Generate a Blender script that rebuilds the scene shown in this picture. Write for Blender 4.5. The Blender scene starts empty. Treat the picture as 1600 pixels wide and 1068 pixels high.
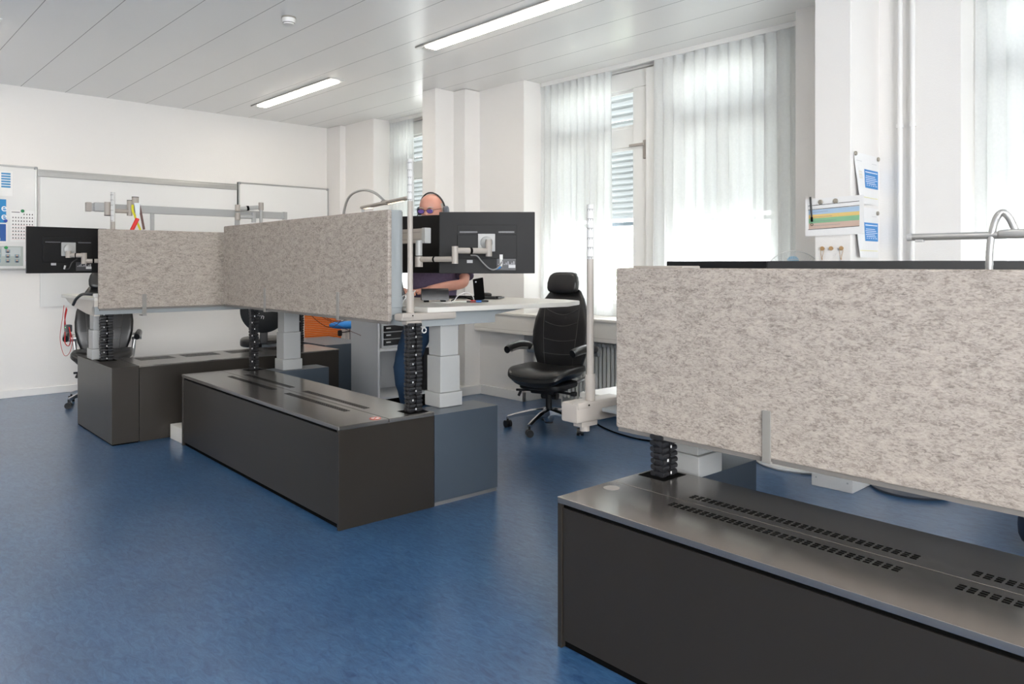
import bpy, bmesh, math, random
from mathutils import Vector, Matrix
random.seed(7)
S = bpy.context.scene
COL = S.collection
# ---------------- camera, world, exposure ----------------
CAMH = 1.35
cd = bpy.data.cameras.new('camera'); cam = bpy.data.objects.new('camera', cd); COL.objects.link(cam)
cam.location = (0, 0, CAMH); cam.rotation_euler = (math.radians(90), 0, -math.radians(43.12))
cd.sensor_width = 36; cd.lens = 26.55; cd.shift_y = -0.0756; cd.clip_start = 0.05; cd.clip_end = 200
S.camera = cam
w = bpy.data.worlds.new('sky'); S.world = w; w.use_nodes = True
bgn = w.node_tree.nodes['Background']; bgn.inputs[0].default_value = (0.97, 0.985, 1.0, 1); bgn.inputs[1].default_value = 9.5
S.view_settings.view_transform = 'Standard'; S.view_settings.look = 'None'
S.view_settings.gamma = 1; S.view_settings.exposure = 0.14
LAMP = 24.0     # ceiling luminaires
CEIL = 3.17
def portal(loc, sx, sy, rot=(0, 90, 0)):
    l = bpy.data.lights.new('window_portal', 'AREA'); l.shape = 'RECTANGLE'; l.size = sx; l.size_y = sy
    l.cycles.is_portal = True
    o = bpy.data.objects.new('window_portal', l); COL.objects.link(o); o.location = loc
    o.rotation_euler = [math.radians(a) for a in rot]
for y0, y1 in ((6.75, 8.05), (2.56, 5.33), (-1.68, 1.49)):
    portal((5.95, (y0+y1)/2, 2.0), 2.4, y1-y0)
# added fill lights in made-up openings of the unseen walls behind the camera
BACK_FILL = [(-4.3, 1.2)]; NEAR_FILL = []; BZ = (.85, 2.95)
def daylight(loc, sx, sy, rot, rad):
    l = bpy.data.lights.new('window_daylight', 'AREA'); l.shape = 'RECTANGLE'; l.size = sx; l.size_y = sy
    l.energy = rad*math.pi*sx*sy; l.color = (.98, .99, 1.0)
    o = bpy.data.objects.new('window_daylight', l); COL.objects.link(o); o.location = loc; o.rotation_euler = [math.radians(q) for q in rot]
for x0, x1 in BACK_FILL: daylight(((x0+x1)/2, -4.6, sum(BZ)/2), x1-x0, BZ[1]-BZ[0], (90, 0, 0), 8.0)
for y0, y1 in NEAR_FILL: daylight((-4.6, (y0+y1)/2, sum(BZ)/2), BZ[1]-BZ[0], y1-y0, (0, -90, 0), 1.5)
# ---------------- materials ----------------
def nn(m, t, **k):
    n = m.node_tree.nodes.new(t)
    for a, b in k.items(): setattr(n, a, b)
    return n
def mat(name, col, rough=.5, metal=0, spec=None, coat=0, alpha=None, trans=0, emit=None, es=0, bump=None, var=None, ior=None):
    m = bpy.data.materials.new(name); m.use_nodes = True
    p = m.node_tree.nodes['Principled BSDF']; L = m.node_tree.links
    p.inputs['Base Color'].default_value = (*col, 1); p.inputs['Roughness'].default_value = rough
    p.inputs['Metallic'].default_value = metal
    if spec is not None: p.inputs['Specular IOR Level'].default_value = spec
    if ior: p.inputs['IOR'].default_value = ior
    p.inputs['Coat Weight'].default_value = coat
    p.inputs['Transmission Weight'].default_value = trans
    if emit: p.inputs['Emission Color'].default_value = (*emit, 1); p.inputs['Emission Strength'].default_value = es
    tc = nn(m, 'ShaderNodeTexCoord')
    if var:   # (scale, amount, stretch)
        mp = nn(m, 'ShaderNodeMapping'); mp.inputs['Scale'].default_value = var[2] if len(var) > 2 else (1, 1, 1)
        nz = nn(m, 'ShaderNodeTexNoise'); nz.inputs['Scale'].default_value = var[0]; nz.inputs['Detail'].default_value = 6
        L.new(tc.outputs['Object'], mp.inputs[0]); L.new(mp.outputs[0], nz.inputs['Vector'])
        mx = nn(m, 'ShaderNodeMix', data_type='RGBA')
        mx.inputs[6].default_value = (*[c*(1-var[1]) for c in col], 1); mx.inputs[7].default_value = (*[min(1, c*(1+var[1])) for c in col], 1)
        L.new(nz.outputs[0], mx.inputs[0]); L.new(mx.outputs[2], p.inputs['Base Color'])
    if bump:  # (scale, strength, distance)
        nz = nn(m, 'ShaderNodeTexNoise'); nz.inputs['Scale'].default_value = bump[0]; nz.inputs['Detail'].default_value = 5
        L.new(tc.outputs['Object'], nz.inputs['Vector'])
        b = nn(m, 'ShaderNodeBump'); b.inputs['Strength'].default_value = bump[1]; b.inputs['Distance'].default_value = bump[2]
        L.new(nz.outputs[0], b.inputs['Height']); L.new(b.outputs[0], p.inputs['Normal'])
    return m
_c = {}
def flat(col, rough=.6):
    k = (*col, rough)
    if k not in _c: _c[k] = mat('print_%d' % len(_c), col, rough, var=(20, .04))
    return _c[k]
M = {}
M['wall'] = mat('wall_paint', (.82, .80, .775), .7, bump=(130, .25, .004), var=(2, .02))
M['trimw'] = mat('white_trim_paint', (.80, .79, .77), .45, bump=(60, .05, .002))
M['frame'] = mat('window_frame_paint', (.80, .80, .78), .35, var=(5, .03))
M['duct'] = mat('cream_duct', (.80, .77, .72), .4, var=(4, .02))
M['bench'] = mat('dark_anodised_panel', (.034, .029, .024), .36, 0.4, spec=.5, var=(3, .10), bump=(300, .03, .0005))
M['bench_top'] = mat('dark_satin_top', (.30, .282, .265), .18, 0.85, spec=1.0, var=(4, .10))
M['black'] = mat('black_gap', (.003, .003, .003), .8, spec=.05, var=(10, .1))
M['blackpl'] = mat('black_plastic', (.014, .014, .016), .4, bump=(200, .1, .0005), var=(10, .1))
M['greym'] = mat('light_grey_powder_coat', (.30, .325, .335), .42, var=(8, .03))
M['greyl'] = mat('telescopic_column_grey', (.38, .385, .38), .35, var=(8, .03))
M['desk'] = mat('off_white_desktop', (.62, .60, .56), .35, var=(6, .02))
M['deskedge'] = mat('desktop_edge', (.55, .51, .46), .5, var=(12, .06))
M['beige'] = mat('warm_grey_plastic', (.38, .345, .31), .45, var=(8, .03))
M['alu'] = mat('aluminium', (.48, .48, .47), .32, .75, var=(20, .04))
M['chrome'] = mat('polished_aluminium', (.75, .75, .76), .14, 1.0, var=(6, .04))
M['leather'] = mat('black_leather', (.012, .0118, .012), .30, spec=.6, bump=(90, .25, .0015), var=(12, .2))
M['monitor'] = mat('monitor_back', (.0045, .0045, .005), .5, spec=.3, bump=(400, .08, .0004), var=(8, .1))
M['screen'] = mat('monitor_screen', (.01, .01, .012), .12, var=(3, .1))
M['paper'] = mat('paper', (.82, .82, .82), .6, var=(9, .01))
M['board'] = mat('whiteboard_enamel', (.80, .80, .79), .18, coat=.3, var=(2, .01))
M['skin'] = mat('skin', (.58, .28, .21), .45, var=(14, .12), bump=(150, .1, .001))
M['hair'] = mat('grey_hair', (.45, .42, .38), .8, var=(80, .3))
M['jeans'] = mat('blue_denim', (.022, .060, .13), .85, bump=(250, .3, .001), var=(30, .25))
M['shirt'] = mat('plum_checked_shirt', (.11, .08, .14), .85, var=(60, .3))
M['orange'] = mat('orange_tambour', (.85, .20, .02), .5, var=(10, .04))
M['blue'] = mat('bright_blue_upholstery', (.02, .22, .62), .7, bump=(200, .2, .001), var=(20, .1))
M['red'] = mat('red_plastic', (.65, .02, .015), .4, var=(10, .05))
M['shelf'] = mat('shelf_grey', (.62, .63, .65), .45, var=(6, .03))
M['wood'] = mat('light_wood', (.45, .28, .13), .5, var=(40, .2, (1, 1, 8)))
M['mag'] = mat('round_metal_magnet', (.36, .33, .28), .3, .6, var=(10, .1))
M['rad'] = mat('radiator_enamel', (.66, .66, .64), .35, var=(5, .03))
M['leaf'] = mat('green_leaf', (.44, .48, .38), .6, var=(4, .4))
M['blind'] = mat('exterior_blind_slat', (.45, .47, .48), .45, var=(5, .03))
M['slate'] = mat('floor_tinted_pedestal_panel', (.095, .12, .15), .30, 0.55, spec=.6, var=(3, .10))  # blue of the floor's reflection is put into the base colour
# glass
g = bpy.data.materials.new('window_glass'); g.use_nodes = True; nt = g.node_tree; nt.nodes.clear()
o_ = nt.nodes.new('ShaderNodeOutputMaterial'); a = nt.nodes.new('ShaderNodeBsdfTransparent'); b = nt.nodes.new('ShaderNodeBsdfGlossy')
fr = nt.nodes.new('ShaderNodeFresnel'); fr.inputs[0].default_value = 1.45; b.inputs['Roughness'].default_value = .02
mx = nt.nodes.new('ShaderNodeMixShader'); ge = nt.nodes.new('ShaderNodeNewGeometry'); iv = nt.nodes.new('ShaderNodeMath'); iv.operation = 'SUBTRACT'; iv.inputs[0].default_value = 1; nt.links.new(ge.outputs['Backfacing'], iv.inputs[1]); ml = nt.nodes.new('ShaderNodeMath'); ml.operation = 'MULTIPLY'; nt.links.new(iv.outputs[0], ml.inputs[0]); nt.links.new(fr.outputs[0], ml.inputs[1]); nt.links.new(ml.outputs[0], mx.inputs[0]); nt.links.new(a.outputs[0], mx.inputs[1]); nt.links.new(b.outputs[0], mx.inputs[2]); nt.links.new(mx.outputs[0], o_.inputs[0])
a.inputs[0].default_value = (.95, .96, .96, 1); M['glass'] = g
# sheer curtain
g = bpy.data.materials.new('sheer_curtain'); g.use_nodes = True; nt = g.node_tree; nt.nodes.clear()
o_ = nt.nodes.new('ShaderNodeOutputMaterial'); a = nt.nodes.new('ShaderNodeBsdfTransparent'); t = nt.nodes.new('ShaderNodeBsdfTranslucent'); d = nt.nodes.new('ShaderNodeBsdfDiffuse')
wv = nt.nodes.new('ShaderNodeTexNoise'); wv.inputs['Scale'].default_value = 60
tc = nt.nodes.new('ShaderNodeTexCoord'); nt.links.new(tc.outputs['Object'], wv.inputs['Vector'])
t.inputs[0].default_value = (.88, .90, .90, 1); d.inputs[0].default_value = (.86, .87, .87, 1)
m1 = nt.nodes.new('ShaderNodeMixShader'); m1.inputs[0].default_value = .45; nt.links.new(t.outputs[0], m1.inputs[1]); nt.links.new(d.outputs[0], m1.inputs[2])
mr = nt.nodes.new('ShaderNodeMapRange'); mr.inputs['To Min'].default_value = .83; mr.inputs['To Max'].default_value = .92; nt.links.new(wv.outputs[0], mr.inputs[0])
m2 = nt.nodes.new('ShaderNodeMixShader'); nt.links.new(mr.outputs[0], m2.inputs[0]); nt.links.new(a.outputs[0], m2.inputs[1]); nt.links.new(m1.outputs[0], m2.inputs[2]); nt.links.new(m2.outputs[0], o_.inputs[0])
M['sheer'] = g
# lamp diffuser
M['lamp'] = mat('lamp_diffuser', (.9, .9, .9), .5, emit=(1.0, .90, .77), es=LAMP, var=(5, .01))
M['lampsm'] = mat('desk_lamp_diffuser', (.9, .88, .8), .5, emit=(1.0, .82, .6), es=1.2, var=(5, .01))
# linoleum floor
def floor_mat():
    m = bpy.data.materials.new('blue_linoleum'); m.use_nodes = True; p = m.node_tree.nodes['Principled BSDF']; L = m.node_tree.links
    tc = nn(m, 'ShaderNodeTexCoord'); mp = nn(m, 'ShaderNodeMapping'); mp.inputs['Scale'].default_value = (1, .35, 1); mp.inputs['Rotation'].default_value = (0, 0, .9)
    L.new(tc.outputs['Object'], mp.inputs[0])
    n1 = nn(m, 'ShaderNodeTexNoise'); n1.inputs['Scale'].default_value = 42; n1.inputs['Detail'].default_value = 9; n1.inputs['Roughness'].default_value = .72; n1.inputs['Distortion'].default_value = 1.0
    L.new(mp.outputs[0], n1.inputs['Vector'])
    n2 = nn(m, 'ShaderNodeTexNoise'); n2.inputs['Scale'].default_value = 2.6; n2.inputs['Detail'].default_value = 4; L.new(tc.outputs['Object'], n2.inputs['Vector'])
    r = nn(m, 'ShaderNodeValToRGB'); r.color_ramp.elements[0].position = .33; r.color_ramp.elements[1].position = .68
    r.color_ramp.elements[0].color = (.011, .049, .145, 1); r.color_ramp.elements[1].color = (.058, .148, .275, 1)
    L.new(n1.outputs[0], r.inputs[0])
    mx = nn(m, 'ShaderNodeMix', data_type='RGBA', blend_type='MULTIPLY'); mx.inputs[0].default_value = .5
    r2 = nn(m, 'ShaderNodeValToRGB'); r2.color_ramp.elements[0].position = .3; r2.color_ramp.elements[1].position = .7; r2.color_ramp.elements[0].color = (.62, .62, .66, 1); r2.color_ramp.elements[1].color = (1.1, 1.1, 1.1, 1)
    L.new(n2.outputs[0], r2.inputs[0]); L.new(r.outputs[0], mx.inputs[6]); L.new(r2.outputs[0], mx.inputs[7]); L.new(mx.outputs[2], p.inputs['Base Color'])
    p.inputs['Roughness'].default_value = .30; p.inputs['Specular IOR Level'].default_value = .6; p.inputs['Coat Weight'].default_value = .35; p.inputs['Coat Roughness'].default_value = .2
    b = nn(m, 'ShaderNodeBump'); b.inputs['Strength'].default_value = .12; b.inputs['Distance'].default_value = .001; L.new(n1.outputs[0], b.inputs['Height']); L.new(b.outputs[0], p.inputs['Normal'])
    return m
M['floor'] = floor_mat()
def felt_mat():
    m = bpy.data.materials.new('mottled_wool_felt'); m.use_nodes = True; p = m.node_tree.nodes['Principled BSDF']; L = m.node_tree.links
    tc = nn(m, 'ShaderNodeTexCoord'); mp = nn(m, 'ShaderNodeMapping'); mp.inputs['Scale'].default_value = (.8, .8, 1.9); L.new(tc.outputs['Object'], mp.inputs[0])
    n1 = nn(m, 'ShaderNodeTexNoise'); n1.inputs['Scale'].default_value = 88; n1.inputs['Detail'].default_value = 5; n1.inputs['Roughness'].default_value = .62; n1.inputs['Distortion'].default_value = .9; L.new(mp.outputs[0], n1.inputs['Vector'])
    n2 = nn(m, 'ShaderNodeTexNoise'); n2.inputs['Scale'].default_value = 20; n2.inputs['Detail'].default_value = 5; n2.inputs['Roughness'].default_value = .65; n2.inputs['Distortion'].default_value = .8; L.new(mp.outputs[0], n2.inputs['Vector'])
    ad = nn(m, 'ShaderNodeMath', operation='MULTIPLY_ADD'); ad.inputs[1].default_value = .42; L.new(n2.outputs[0], ad.inputs[0]); 
    ml = nn(m, 'ShaderNodeMath', operation='MULTIPLY'); ml.inputs[1].default_value = .58; L.new(n1.outputs[0], ml.inputs[0]); L.new(ml.outputs[0], ad.inputs[2])
    r = nn(m, 'ShaderNodeValToRGB'); e = r.color_ramp.elements
    e[0].position = .34; e[0].color = (.175, .154, .137, 1); e[1].position = .66; e[1].color = (.47, .415, .368, 1)
    k = e.new(.44); k.color = (.285, .25, .222, 1); k = e.new(.52); k.color = (.385, .342, .305, 1)
    L.new(ad.outputs[0], r.inputs[0]); L.new(r.outputs[0], p.inputs['Base Color']); p.inputs['Roughness'].default_value = .95; p.inputs['Specular IOR Level'].default_value = .1
    b = nn(m, 'ShaderNodeBump'); b.inputs['Strength'].default_value = .5; b.inputs['Distance'].default_value = .003; L.new(n1.outputs[0], b.inputs['Height']); L.new(b.outputs[0], p.inputs['Normal'])
    return m
M['felt'] = felt_mat()
def ceil_mat():
    m = bpy.data.materials.new('ceiling_metal_panels'); m.use_nodes = True; p = m.node_tree.nodes['Principled BSDF']; L = m.node_tree.links
    tc = nn(m, 'ShaderNodeTexCoord'); sp = nn(m, 'ShaderNodeSeparateXYZ'); L.new(tc.outputs['Object'], sp.inputs[0])
    def line(out, off, per, wdt):
        a1 = nn(m, 'ShaderNodeMath', operation='SUBTRACT'); a1.inputs[1].default_value = off; L.new(out, a1.inputs[0])
        a2 = nn(m, 'ShaderNodeMath', operation='PINGPONG'); a2.inputs[1].default_value = per/2; L.new(a1.outputs[0], a2.inputs[0])
        a3 = nn(m, 'ShaderNodeMath', operation='LESS_THAN'); a3.inputs[1].default_value = wdt; L.new(a2.outputs[0], a3.inputs[0]); return a3.outputs[0]
    l1 = line(sp.outputs[0], 1.611, .4012, .0028)
    mx = nn(m, 'ShaderNodeMix', data_type='RGBA'); mx.inputs[6].default_value = (.92, .91, .885, 1); mx.inputs[7].default_value = (.30, .30, .29, 1)
    L.new(l1, mx.inputs[0]); L.new(mx.outputs[2], p.inputs['Base Color']); p.inputs['Roughness'].default_value = .24; p.inputs['Specular IOR Level'].default_value = .8
    return m
M['ceil'] = ceil_mat()
# ---------------- geometry helpers ----------------
class Frame:
    def __init__(s, o=(0, 0), deg=0):
        s.a = math.radians(deg); s.m = Matrix.Translation((o[0], o[1], 0)) @ Matrix.Rotation(s.a, 4, 'Z')
    def w(s, p): return s.m @ Vector(p)
W = Frame(); FB = Frame((1.945, 1.841), -1.46); MB = Frame((1.973, 3.39), -2.0); LB = Frame((1.666, 6.132), -0.97)
class G:
    def __init__(s): s.bm = bmesh.new(); s.mi = 0
    def _f(s, vs):
        try:
            f = s.bm.faces.new(vs); f.material_index = s.mi; return f
        except ValueError: return None
    def box(s, a, b, bev=0, seg=2):
        x0, x1 = sorted((a[0], b[0])); y0, y1 = sorted((a[1], b[1])); z0, z1 = sorted((a[2], b[2]))
        v = [s.bm.verts.new(p) for p in ((x0,y0,z0),(x1,y0,z0),(x1,y1,z0),(x0,y1,z0),(x0,y0,z1),(x1,y0,z1),(x1,y1,z1),(x0,y1,z1))]
        fs = [s._f([v[i] for i in q]) for q in ((0,3,2,1),(4,5,6,7),(0,1,5,4),(1,2,6,5),(2,3,7,6),(3,0,4,7))]
        if bev: 
            s.wn = True
            es = list({e for f in fs for e in f.edges}); bmesh.ops.bevel(s.bm, geom=es, offset=min(bev, .49*min(x1-x0, y1-y0, z1-z0)), segments=seg, affect='EDGES', profile=.5)
        return s
    def rings(s, rs, close=True, caps=True):
        vr = [[s.bm.verts.new(p) for p in r] for r in rs]; n = len(vr[0])
        for i in range(len(vr)-1):
            for j in range(n if close else n-1):
                k = (j+1) % n; s._f([vr[i][j], vr[i][k], vr[i+1][k], vr[i+1][j]])
        if caps and close: s._f(vr[0][::-1]); s._f(vr[-1])
        return s
    def tube(s, pts, r, seg=8, flat=1.0):
        P = [Vector(p) for p in pts]; n = len(P); R = r if isinstance(r, (list, tuple)) else [r]*n
        out = []; up = None
        for i in range(n):
            t = (P[min(i+1, n-1)]-P[max(i-1, 0)]).normalized()
            if up is None: up = Vector((0, 0, 1)) if abs(t.z) < .9 else Vector((1, 0, 0))
            u = (up - t*up.dot(t)); 
            if u.length < 1e-5: u = t.orthogonal()
            u.normalize(); up = u; v = t.cross(u)
            out.append([P[i]+(u*math.cos(2*math.pi*k/seg)+v*math.sin(2*math.pi*k/seg)*flat)*R[i] for k in range(seg)])
        return s.rings(out)
    def cyl(s, a, b, r, r2=None, seg=20): return s.tube([a, b], [r, r if r2 is None else r2], seg)
    def lathe(s, prof, c=(0, 0, 0), seg=28, axis='z'):
        rs = []
        for r, h in prof:
            ring = []
            for k in range(seg):
                t = 2*math.pi*k/seg; x, y = max(r, 1e-4)*math.cos(t), max(r, 1e-4)*math.sin(t)
                p = (x, y, h) if axis == 'z' else ((h, x, y) if axis == 'x' else (x, -h, y))
                ring.append(Vector(p)+Vector(c))
            rs.append(ring)
        return s.rings(rs)
    def prism(s, poly, z0, z1, bev=0):
        a = [s.bm.verts.new((p[0], p[1], z0)) for p in poly]; b = [s.bm.verts.new((p[0], p[1], z1)) for p in poly]; n = len(poly)
        fs = [s._f(a[::-1]), s._f(b)]
        for i in range(n): fs.append(s._f([a[i], a[(i+1) % n], b[(i+1) % n], b[i]]))
        if bev: s.wn = True; bmesh.ops.bevel(s.bm, geom=list({e for f in (fs[0], fs[1]) for e in f.edges}), offset=bev, segments=2, affect='EDGES')
        return s
    def prism_y(s, poly, y0, y1):   # poly in x,z
        a = [s.bm.verts.new((p[0], y0, p[1])) for p in poly]; b = [s.bm.verts.new((p[0], y1, p[1])) for p in poly]; n = len(poly)
        s._f(a); s._f(b[::-1])
        for i in range(n): s._f([a[i], b[i], b[(i+1) % n], a[(i+1) % n]])
        return s
    def quad(s, pl, u0, v0, u1, v1, off, c):
        # pl 'Y': plane y=c facing -y (u=x,v=z); 'X': plane x=c facing -x (u=y); 'Z': top plane z=c
        if pl == 'Y': q = [(u0, c-off, v0), (u1, c-off, v0), (u1, c-off, v1), (u0, c-off, v1)]
        elif pl == 'X': q = [(c-off, u1, v0), (c-off, u0, v0), (c-off, u0, v1), (c-off, u1, v1)]
        else: q = [(u0, v0, c+off), (u1, v0, c+off), (u1, v1, c+off), (u0, v1, c+off)]
        s._f([s.bm.verts.new(p) for p in q]); return s
    def sup(s, w, d, h, c=(0, 0, 0), e1=.45, e2=.45, nu=28, nv=14, warp=None):   # superellipsoid cushion
        def sp(v, e): return math.copysign(abs(v)**e, v)
        rs = []
        for i in range(nv+1):
            ph = -math.pi/2+math.pi*i/nv; cz = max(sp(math.cos(ph), e1), 2e-3); zz = sp(math.sin(ph), e1)*h/2
            r = []
            for k in range(nu):
                t = 2*math.pi*k/nu; p = Vector((sp(math.cos(t), e2)*cz*w/2, sp(math.sin(t), e2)*cz*d/2, zz))
                if warp: p = Vector(warp(p))
                r.append(p+Vector(c))
            rs.append(r)
        return s.rings(rs)
    def xf(s, m): s.bm.transform(m); return s
def finish(name, g, mats, parent=None, shift=(0, 0, 0), smooth=True):
    bmesh.ops.recalc_face_normals(g.bm, faces=g.bm.faces) if not getattr(g, 'keep', 0) else None
    if any(shift): g.bm.transform(Matrix.Translation(-Vector(shift)))
    me = bpy.data.meshes.new(name); g.bm.to_mesh(me); g.bm.free()
    for m in (mats if isinstance(mats, (list, tuple)) else [mats]): me.materials.append(M[m] if isinstance(m, str) else m)
    if smooth:
        me.shade_smooth(); me.set_sharp_from_angle(angle=math.radians(38))
    o = bpy.data.objects.new(name, me); COL.objects.link(o)
    if smooth and getattr(g, 'wn', 0): o.modifiers.new('weighted_normals', 'WEIGHTED_NORMAL').keep_sharp = True
    if parent: o.parent = parent
    return o
def tagit(o, label, cat, group=None, kind=None):
    if label: o['label'] = label
    if cat: o['category'] = cat
    if group: o['group'] = group
    if kind: o['kind'] = kind
    return o
def struct(name, g, mats, smooth=False):
    o = finish(name, g, mats, smooth=smooth); o['kind'] = 'structure'; return o
def thing(name, label, cat, fr=W, base=(0, 0, 0), group=None, deg=0):
    o = bpy.data.objects.new(name, None); COL.objects.link(o); o.empty_display_size = .1
    o.location = fr.w(base); o.rotation_euler = (0, 0, fr.a+math.radians(deg))
    tagit(o, label, cat, group); o['_b'] = base; return o
def part(name, g, mats, t, label=None, smooth=True, up=None):
    """t: thing (for base), up: optional parent part"""
    o = finish(name, g, mats, up or t, tuple(t['_b']), smooth)
    if label: o['label'] = label
    return o
def solo(name, g, mats, label, cat, fr=W, group=None, smooth=True, kind=None):
    bb = [v.co for v in g.bm.verts]; b = Vector(((min(v.x for v in bb)+max(v.x for v in bb))/2, (min(v.y for v in bb)+max(v.y for v in bb))/2, min(v.z for v in bb)))
    o = finish(name, g, mats, None, b, smooth); o.location = fr.w(b); o.rotation_euler = (0, 0, fr.a)
    return tagit(o, label, cat, group, kind)
def arc(f, n): return [f(i/(n-1)) for i in range(n)]
def bez(ps, n=16):
    ps = [Vector(p) for p in ps]; out = []
    for i in range(n+1):
        t = i/n; q = ps
        while len(q) > 1: q = [q[j].lerp(q[j+1], t) for j in range(len(q)-1)]
        out.append(q[0])
    return out
def spline(ps, n=6):   # catmull-rom
    P = [Vector(p) for p in ps]; P = [P[0]*2-P[1]]+P+[P[-1]*2-P[-2]]; out = []
    for i in range(1, len(P)-2):
        for k in range(n):
            t = k/n; a, b, c, d = P[i-1:i+3]
            out.append(.5*((2*b)+(c-a)*t+(2*a-5*b+4*c-d)*t*t+(3*b-a-3*c+d)*t**3))
    return out+[P[-2]]
def text_into(g, s, size, mtx, mi=1):
    cu = bpy.data.curves.new('t', 'FONT'); cu.body = s; cu.size = size; cu.extrude = .0006
    to = bpy.data.objects.new('t', cu); COL.objects.link(to); bpy.context.view_layer.update()
    me = bpy.data.meshes.new_from_object(to.evaluated_get(bpy.context.evaluated_depsgraph_get()))
    n0 = len(g.bm.faces); tmp = bmesh.new(); tmp.from_mesh(me); tmp.transform(mtx); me2 = bpy.data.meshes.new('t2'); tmp.to_mesh(me2); tmp.free()
    g.bm.from_mesh(me2); g.bm.faces.ensure_lookup_table()
    for f in g.bm.faces[n0:]: f.material_index = mi
    bpy.data.objects.remove(to); bpy.data.curves.remove(cu); bpy.data.meshes.remove(me); bpy.data.meshes.remove(me2)
# ---------------- room ----------------
XW, XR, YL = 5.18, 5.62, 9.07      # bay wall, window plane, whiteboard wall
struct('floor', G().box((-4.5, -4.5, -.1), (6.0, 9.3, 0)), 'floor')
struct('ceiling', G().box((-4.5, -4.5, CEIL), (6.0, 9.3, CEIL+.1)), 'ceil')
struct('wall_left', G().box((-4.5, YL, 0), (6.0, YL+.2, CEIL)), 'wall')
def holed(axis, c0, c1, u0, u1, holes):
    g = G(); e = u0
    def b(a, d, z0, z1): g.box((c0, a, z0), (c1, d, z1)) if axis == 'X' else g.box((a, c0, z0), (d, c1, z1))
    for a, d in holes: b(e, a, 0, CEIL); b(a, d, 0, BZ[0]); b(a, d, BZ[1], CEIL); e = d
    b(e, u1, 0, CEIL); return g
struct('wall_near', holed('X', -4.7, -4.5, -4.7, 9.27, NEAR_FILL), 'wall')
struct('wall_back', holed('Y', -4.7, -4.5, -4.5, 6.0, BACK_FILL), 'wall')  # opening is made up, it holds the added fill light
g = G()
for y0, y1 in ((8.06, YL), (5.36, 6.75), (1.50, 2.56), (-4.5, -1.68)): g.box((XW, y0, 0), (5.82, y1, CEIL))
for y0, y1 in ((6.75, 8.06), (2.56, 5.36), (-1.68, 1.50)): g.box((5.55, y0, 0), (5.81, y1, .86)); g.box((5.50, y0, 3.125), (5.81, y1, CEIL))
struct('wall_right', g, 'wall')
g = G().box((4.98, 6.03, 0), (XW+.01, 6.24, CEIL-.004), .004); struct('trim_1', g, 'wall')
struct('trim_2', G().box((5.10, 8.73, 0), (XW+.01, YL+.01, CEIL-.004), .004), 'wall')
struct('trim_3', G().box((4.745, 6.22, 0), (XW+.01, 6.45, CEIL), .006), 'wall')
struct('trim_4', G().box((4.745, 1.985, 0), (XW+.01, 2.217, CEIL), .006), 'wall')
struct('trim_5', G().box((4.66, 5.99, 0), (XW, 6.55, .095), .006), 'trimw')
g = G().box((-4.5, YL-.018, 0), (5.10, YL+.01, .075), .004); struct('baseboard_left', g, 'trimw')
g = G()
for y0, y1 in ((8.06, 8.73), (5.34, 6.0), (1.48, 1.985), (2.217, 2.58)): g.box((XW-.018, y0, 0), (XW+.01, y1, .095), .004)
g.box((XW-.018, 5.34, 0), (5.55, 5.365, .095), .004)
struct('baseboard_right', g, 'trimw')
# windows
def window(n, y0, y1, posts, subs):
    """posts: (ya,yb) full-height solid members; panes between them; subs: lower sash divider (ya,yb)"""
    t = bpy.data.objects.new('window_%d' % n, None); COL.objects.link(t); t['kind'] = 'structure'; t['_b'] = (0, 0, 0)
    g = G(); 
    g.box((5.52, y0, 2.96), (5.66, y1, 3.12), .006); g.box((5.52, y0, .86), (5.66, y1, .99), .006); g.box((5.55, y0, 2.43), (5.64, y1, 2.61), .006)
    for a, b in posts: g.box((5.52, a, .9905), (5.66, b, 2.9595), .006)
    for a, b in subs: g.box((5.545, a, .9905), (5.635, b, 2.4295), .006)
    fr = part('window_frame', g, 'frame', t)
    cuts = sorted(posts); pan = []
    for (a, b), (c, d) in zip(cuts, cuts[1:]):
        if c-b < .1: continue
        pan.append((b, c, 2.61, 2.96))
        ss = [q for q in subs if q[0] > b and q[1] < c]; e = b
        for q in ss: pan.append((e, q[0], .99, 2.43)); e = q[1]
        pan.append((e, c, .99, 2.43))
    for a, b, z0, z1 in pan:
        part('pane', G().box((5.583, a-.01, z0-.01), (5.589, b+.01, z1+.01)), 'glass', t)
        part('sash_bead', G().box((5.562, a, z0), (5.578, a+.025, z1)).box((5.562, b-.025, z0), (5.578, b, z1)).box((5.562, a, z0), (5.578, b, z0+.025)).box((5.562, a, z1-.025), (5.578, b, z1)), 'frame', t)
    return t
wt = window(2, 2.56, 5.36, [(5.24, 5.36), (3.80, 4.28), (2.56, 2.93)], [(4.66, 4.80), (3.30, 3.41)])
part('tilt_handle', G().box((5.50, 4.12, 2.30), (5.52, 4.155, 2.47), .006).box((5.485, 4.13, 2.42), (5.50, 4.30, 2.445), .005), 'beige', wt)
part('centre_post_moulding', G().box((5.47, 4.00, .9), (5.52, 4.10, 3.1), .006), 'frame', wt)
wt = window(1, 6.75, 8.06, [(7.96, 8.06), (6.75, 6.85)], [(7.30, 7.42)])
part('tilt_handle', G().box((5.50, 7.98, 2.45), (5.52, 8.02, 2.49), .006), 'beige', wt)
window(3, -1.68, 1.50, [(1.38, 1.50), (-.2, .25), (-1.68, -1.4)], [(.75, .87), (-.85, -.75)])
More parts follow.
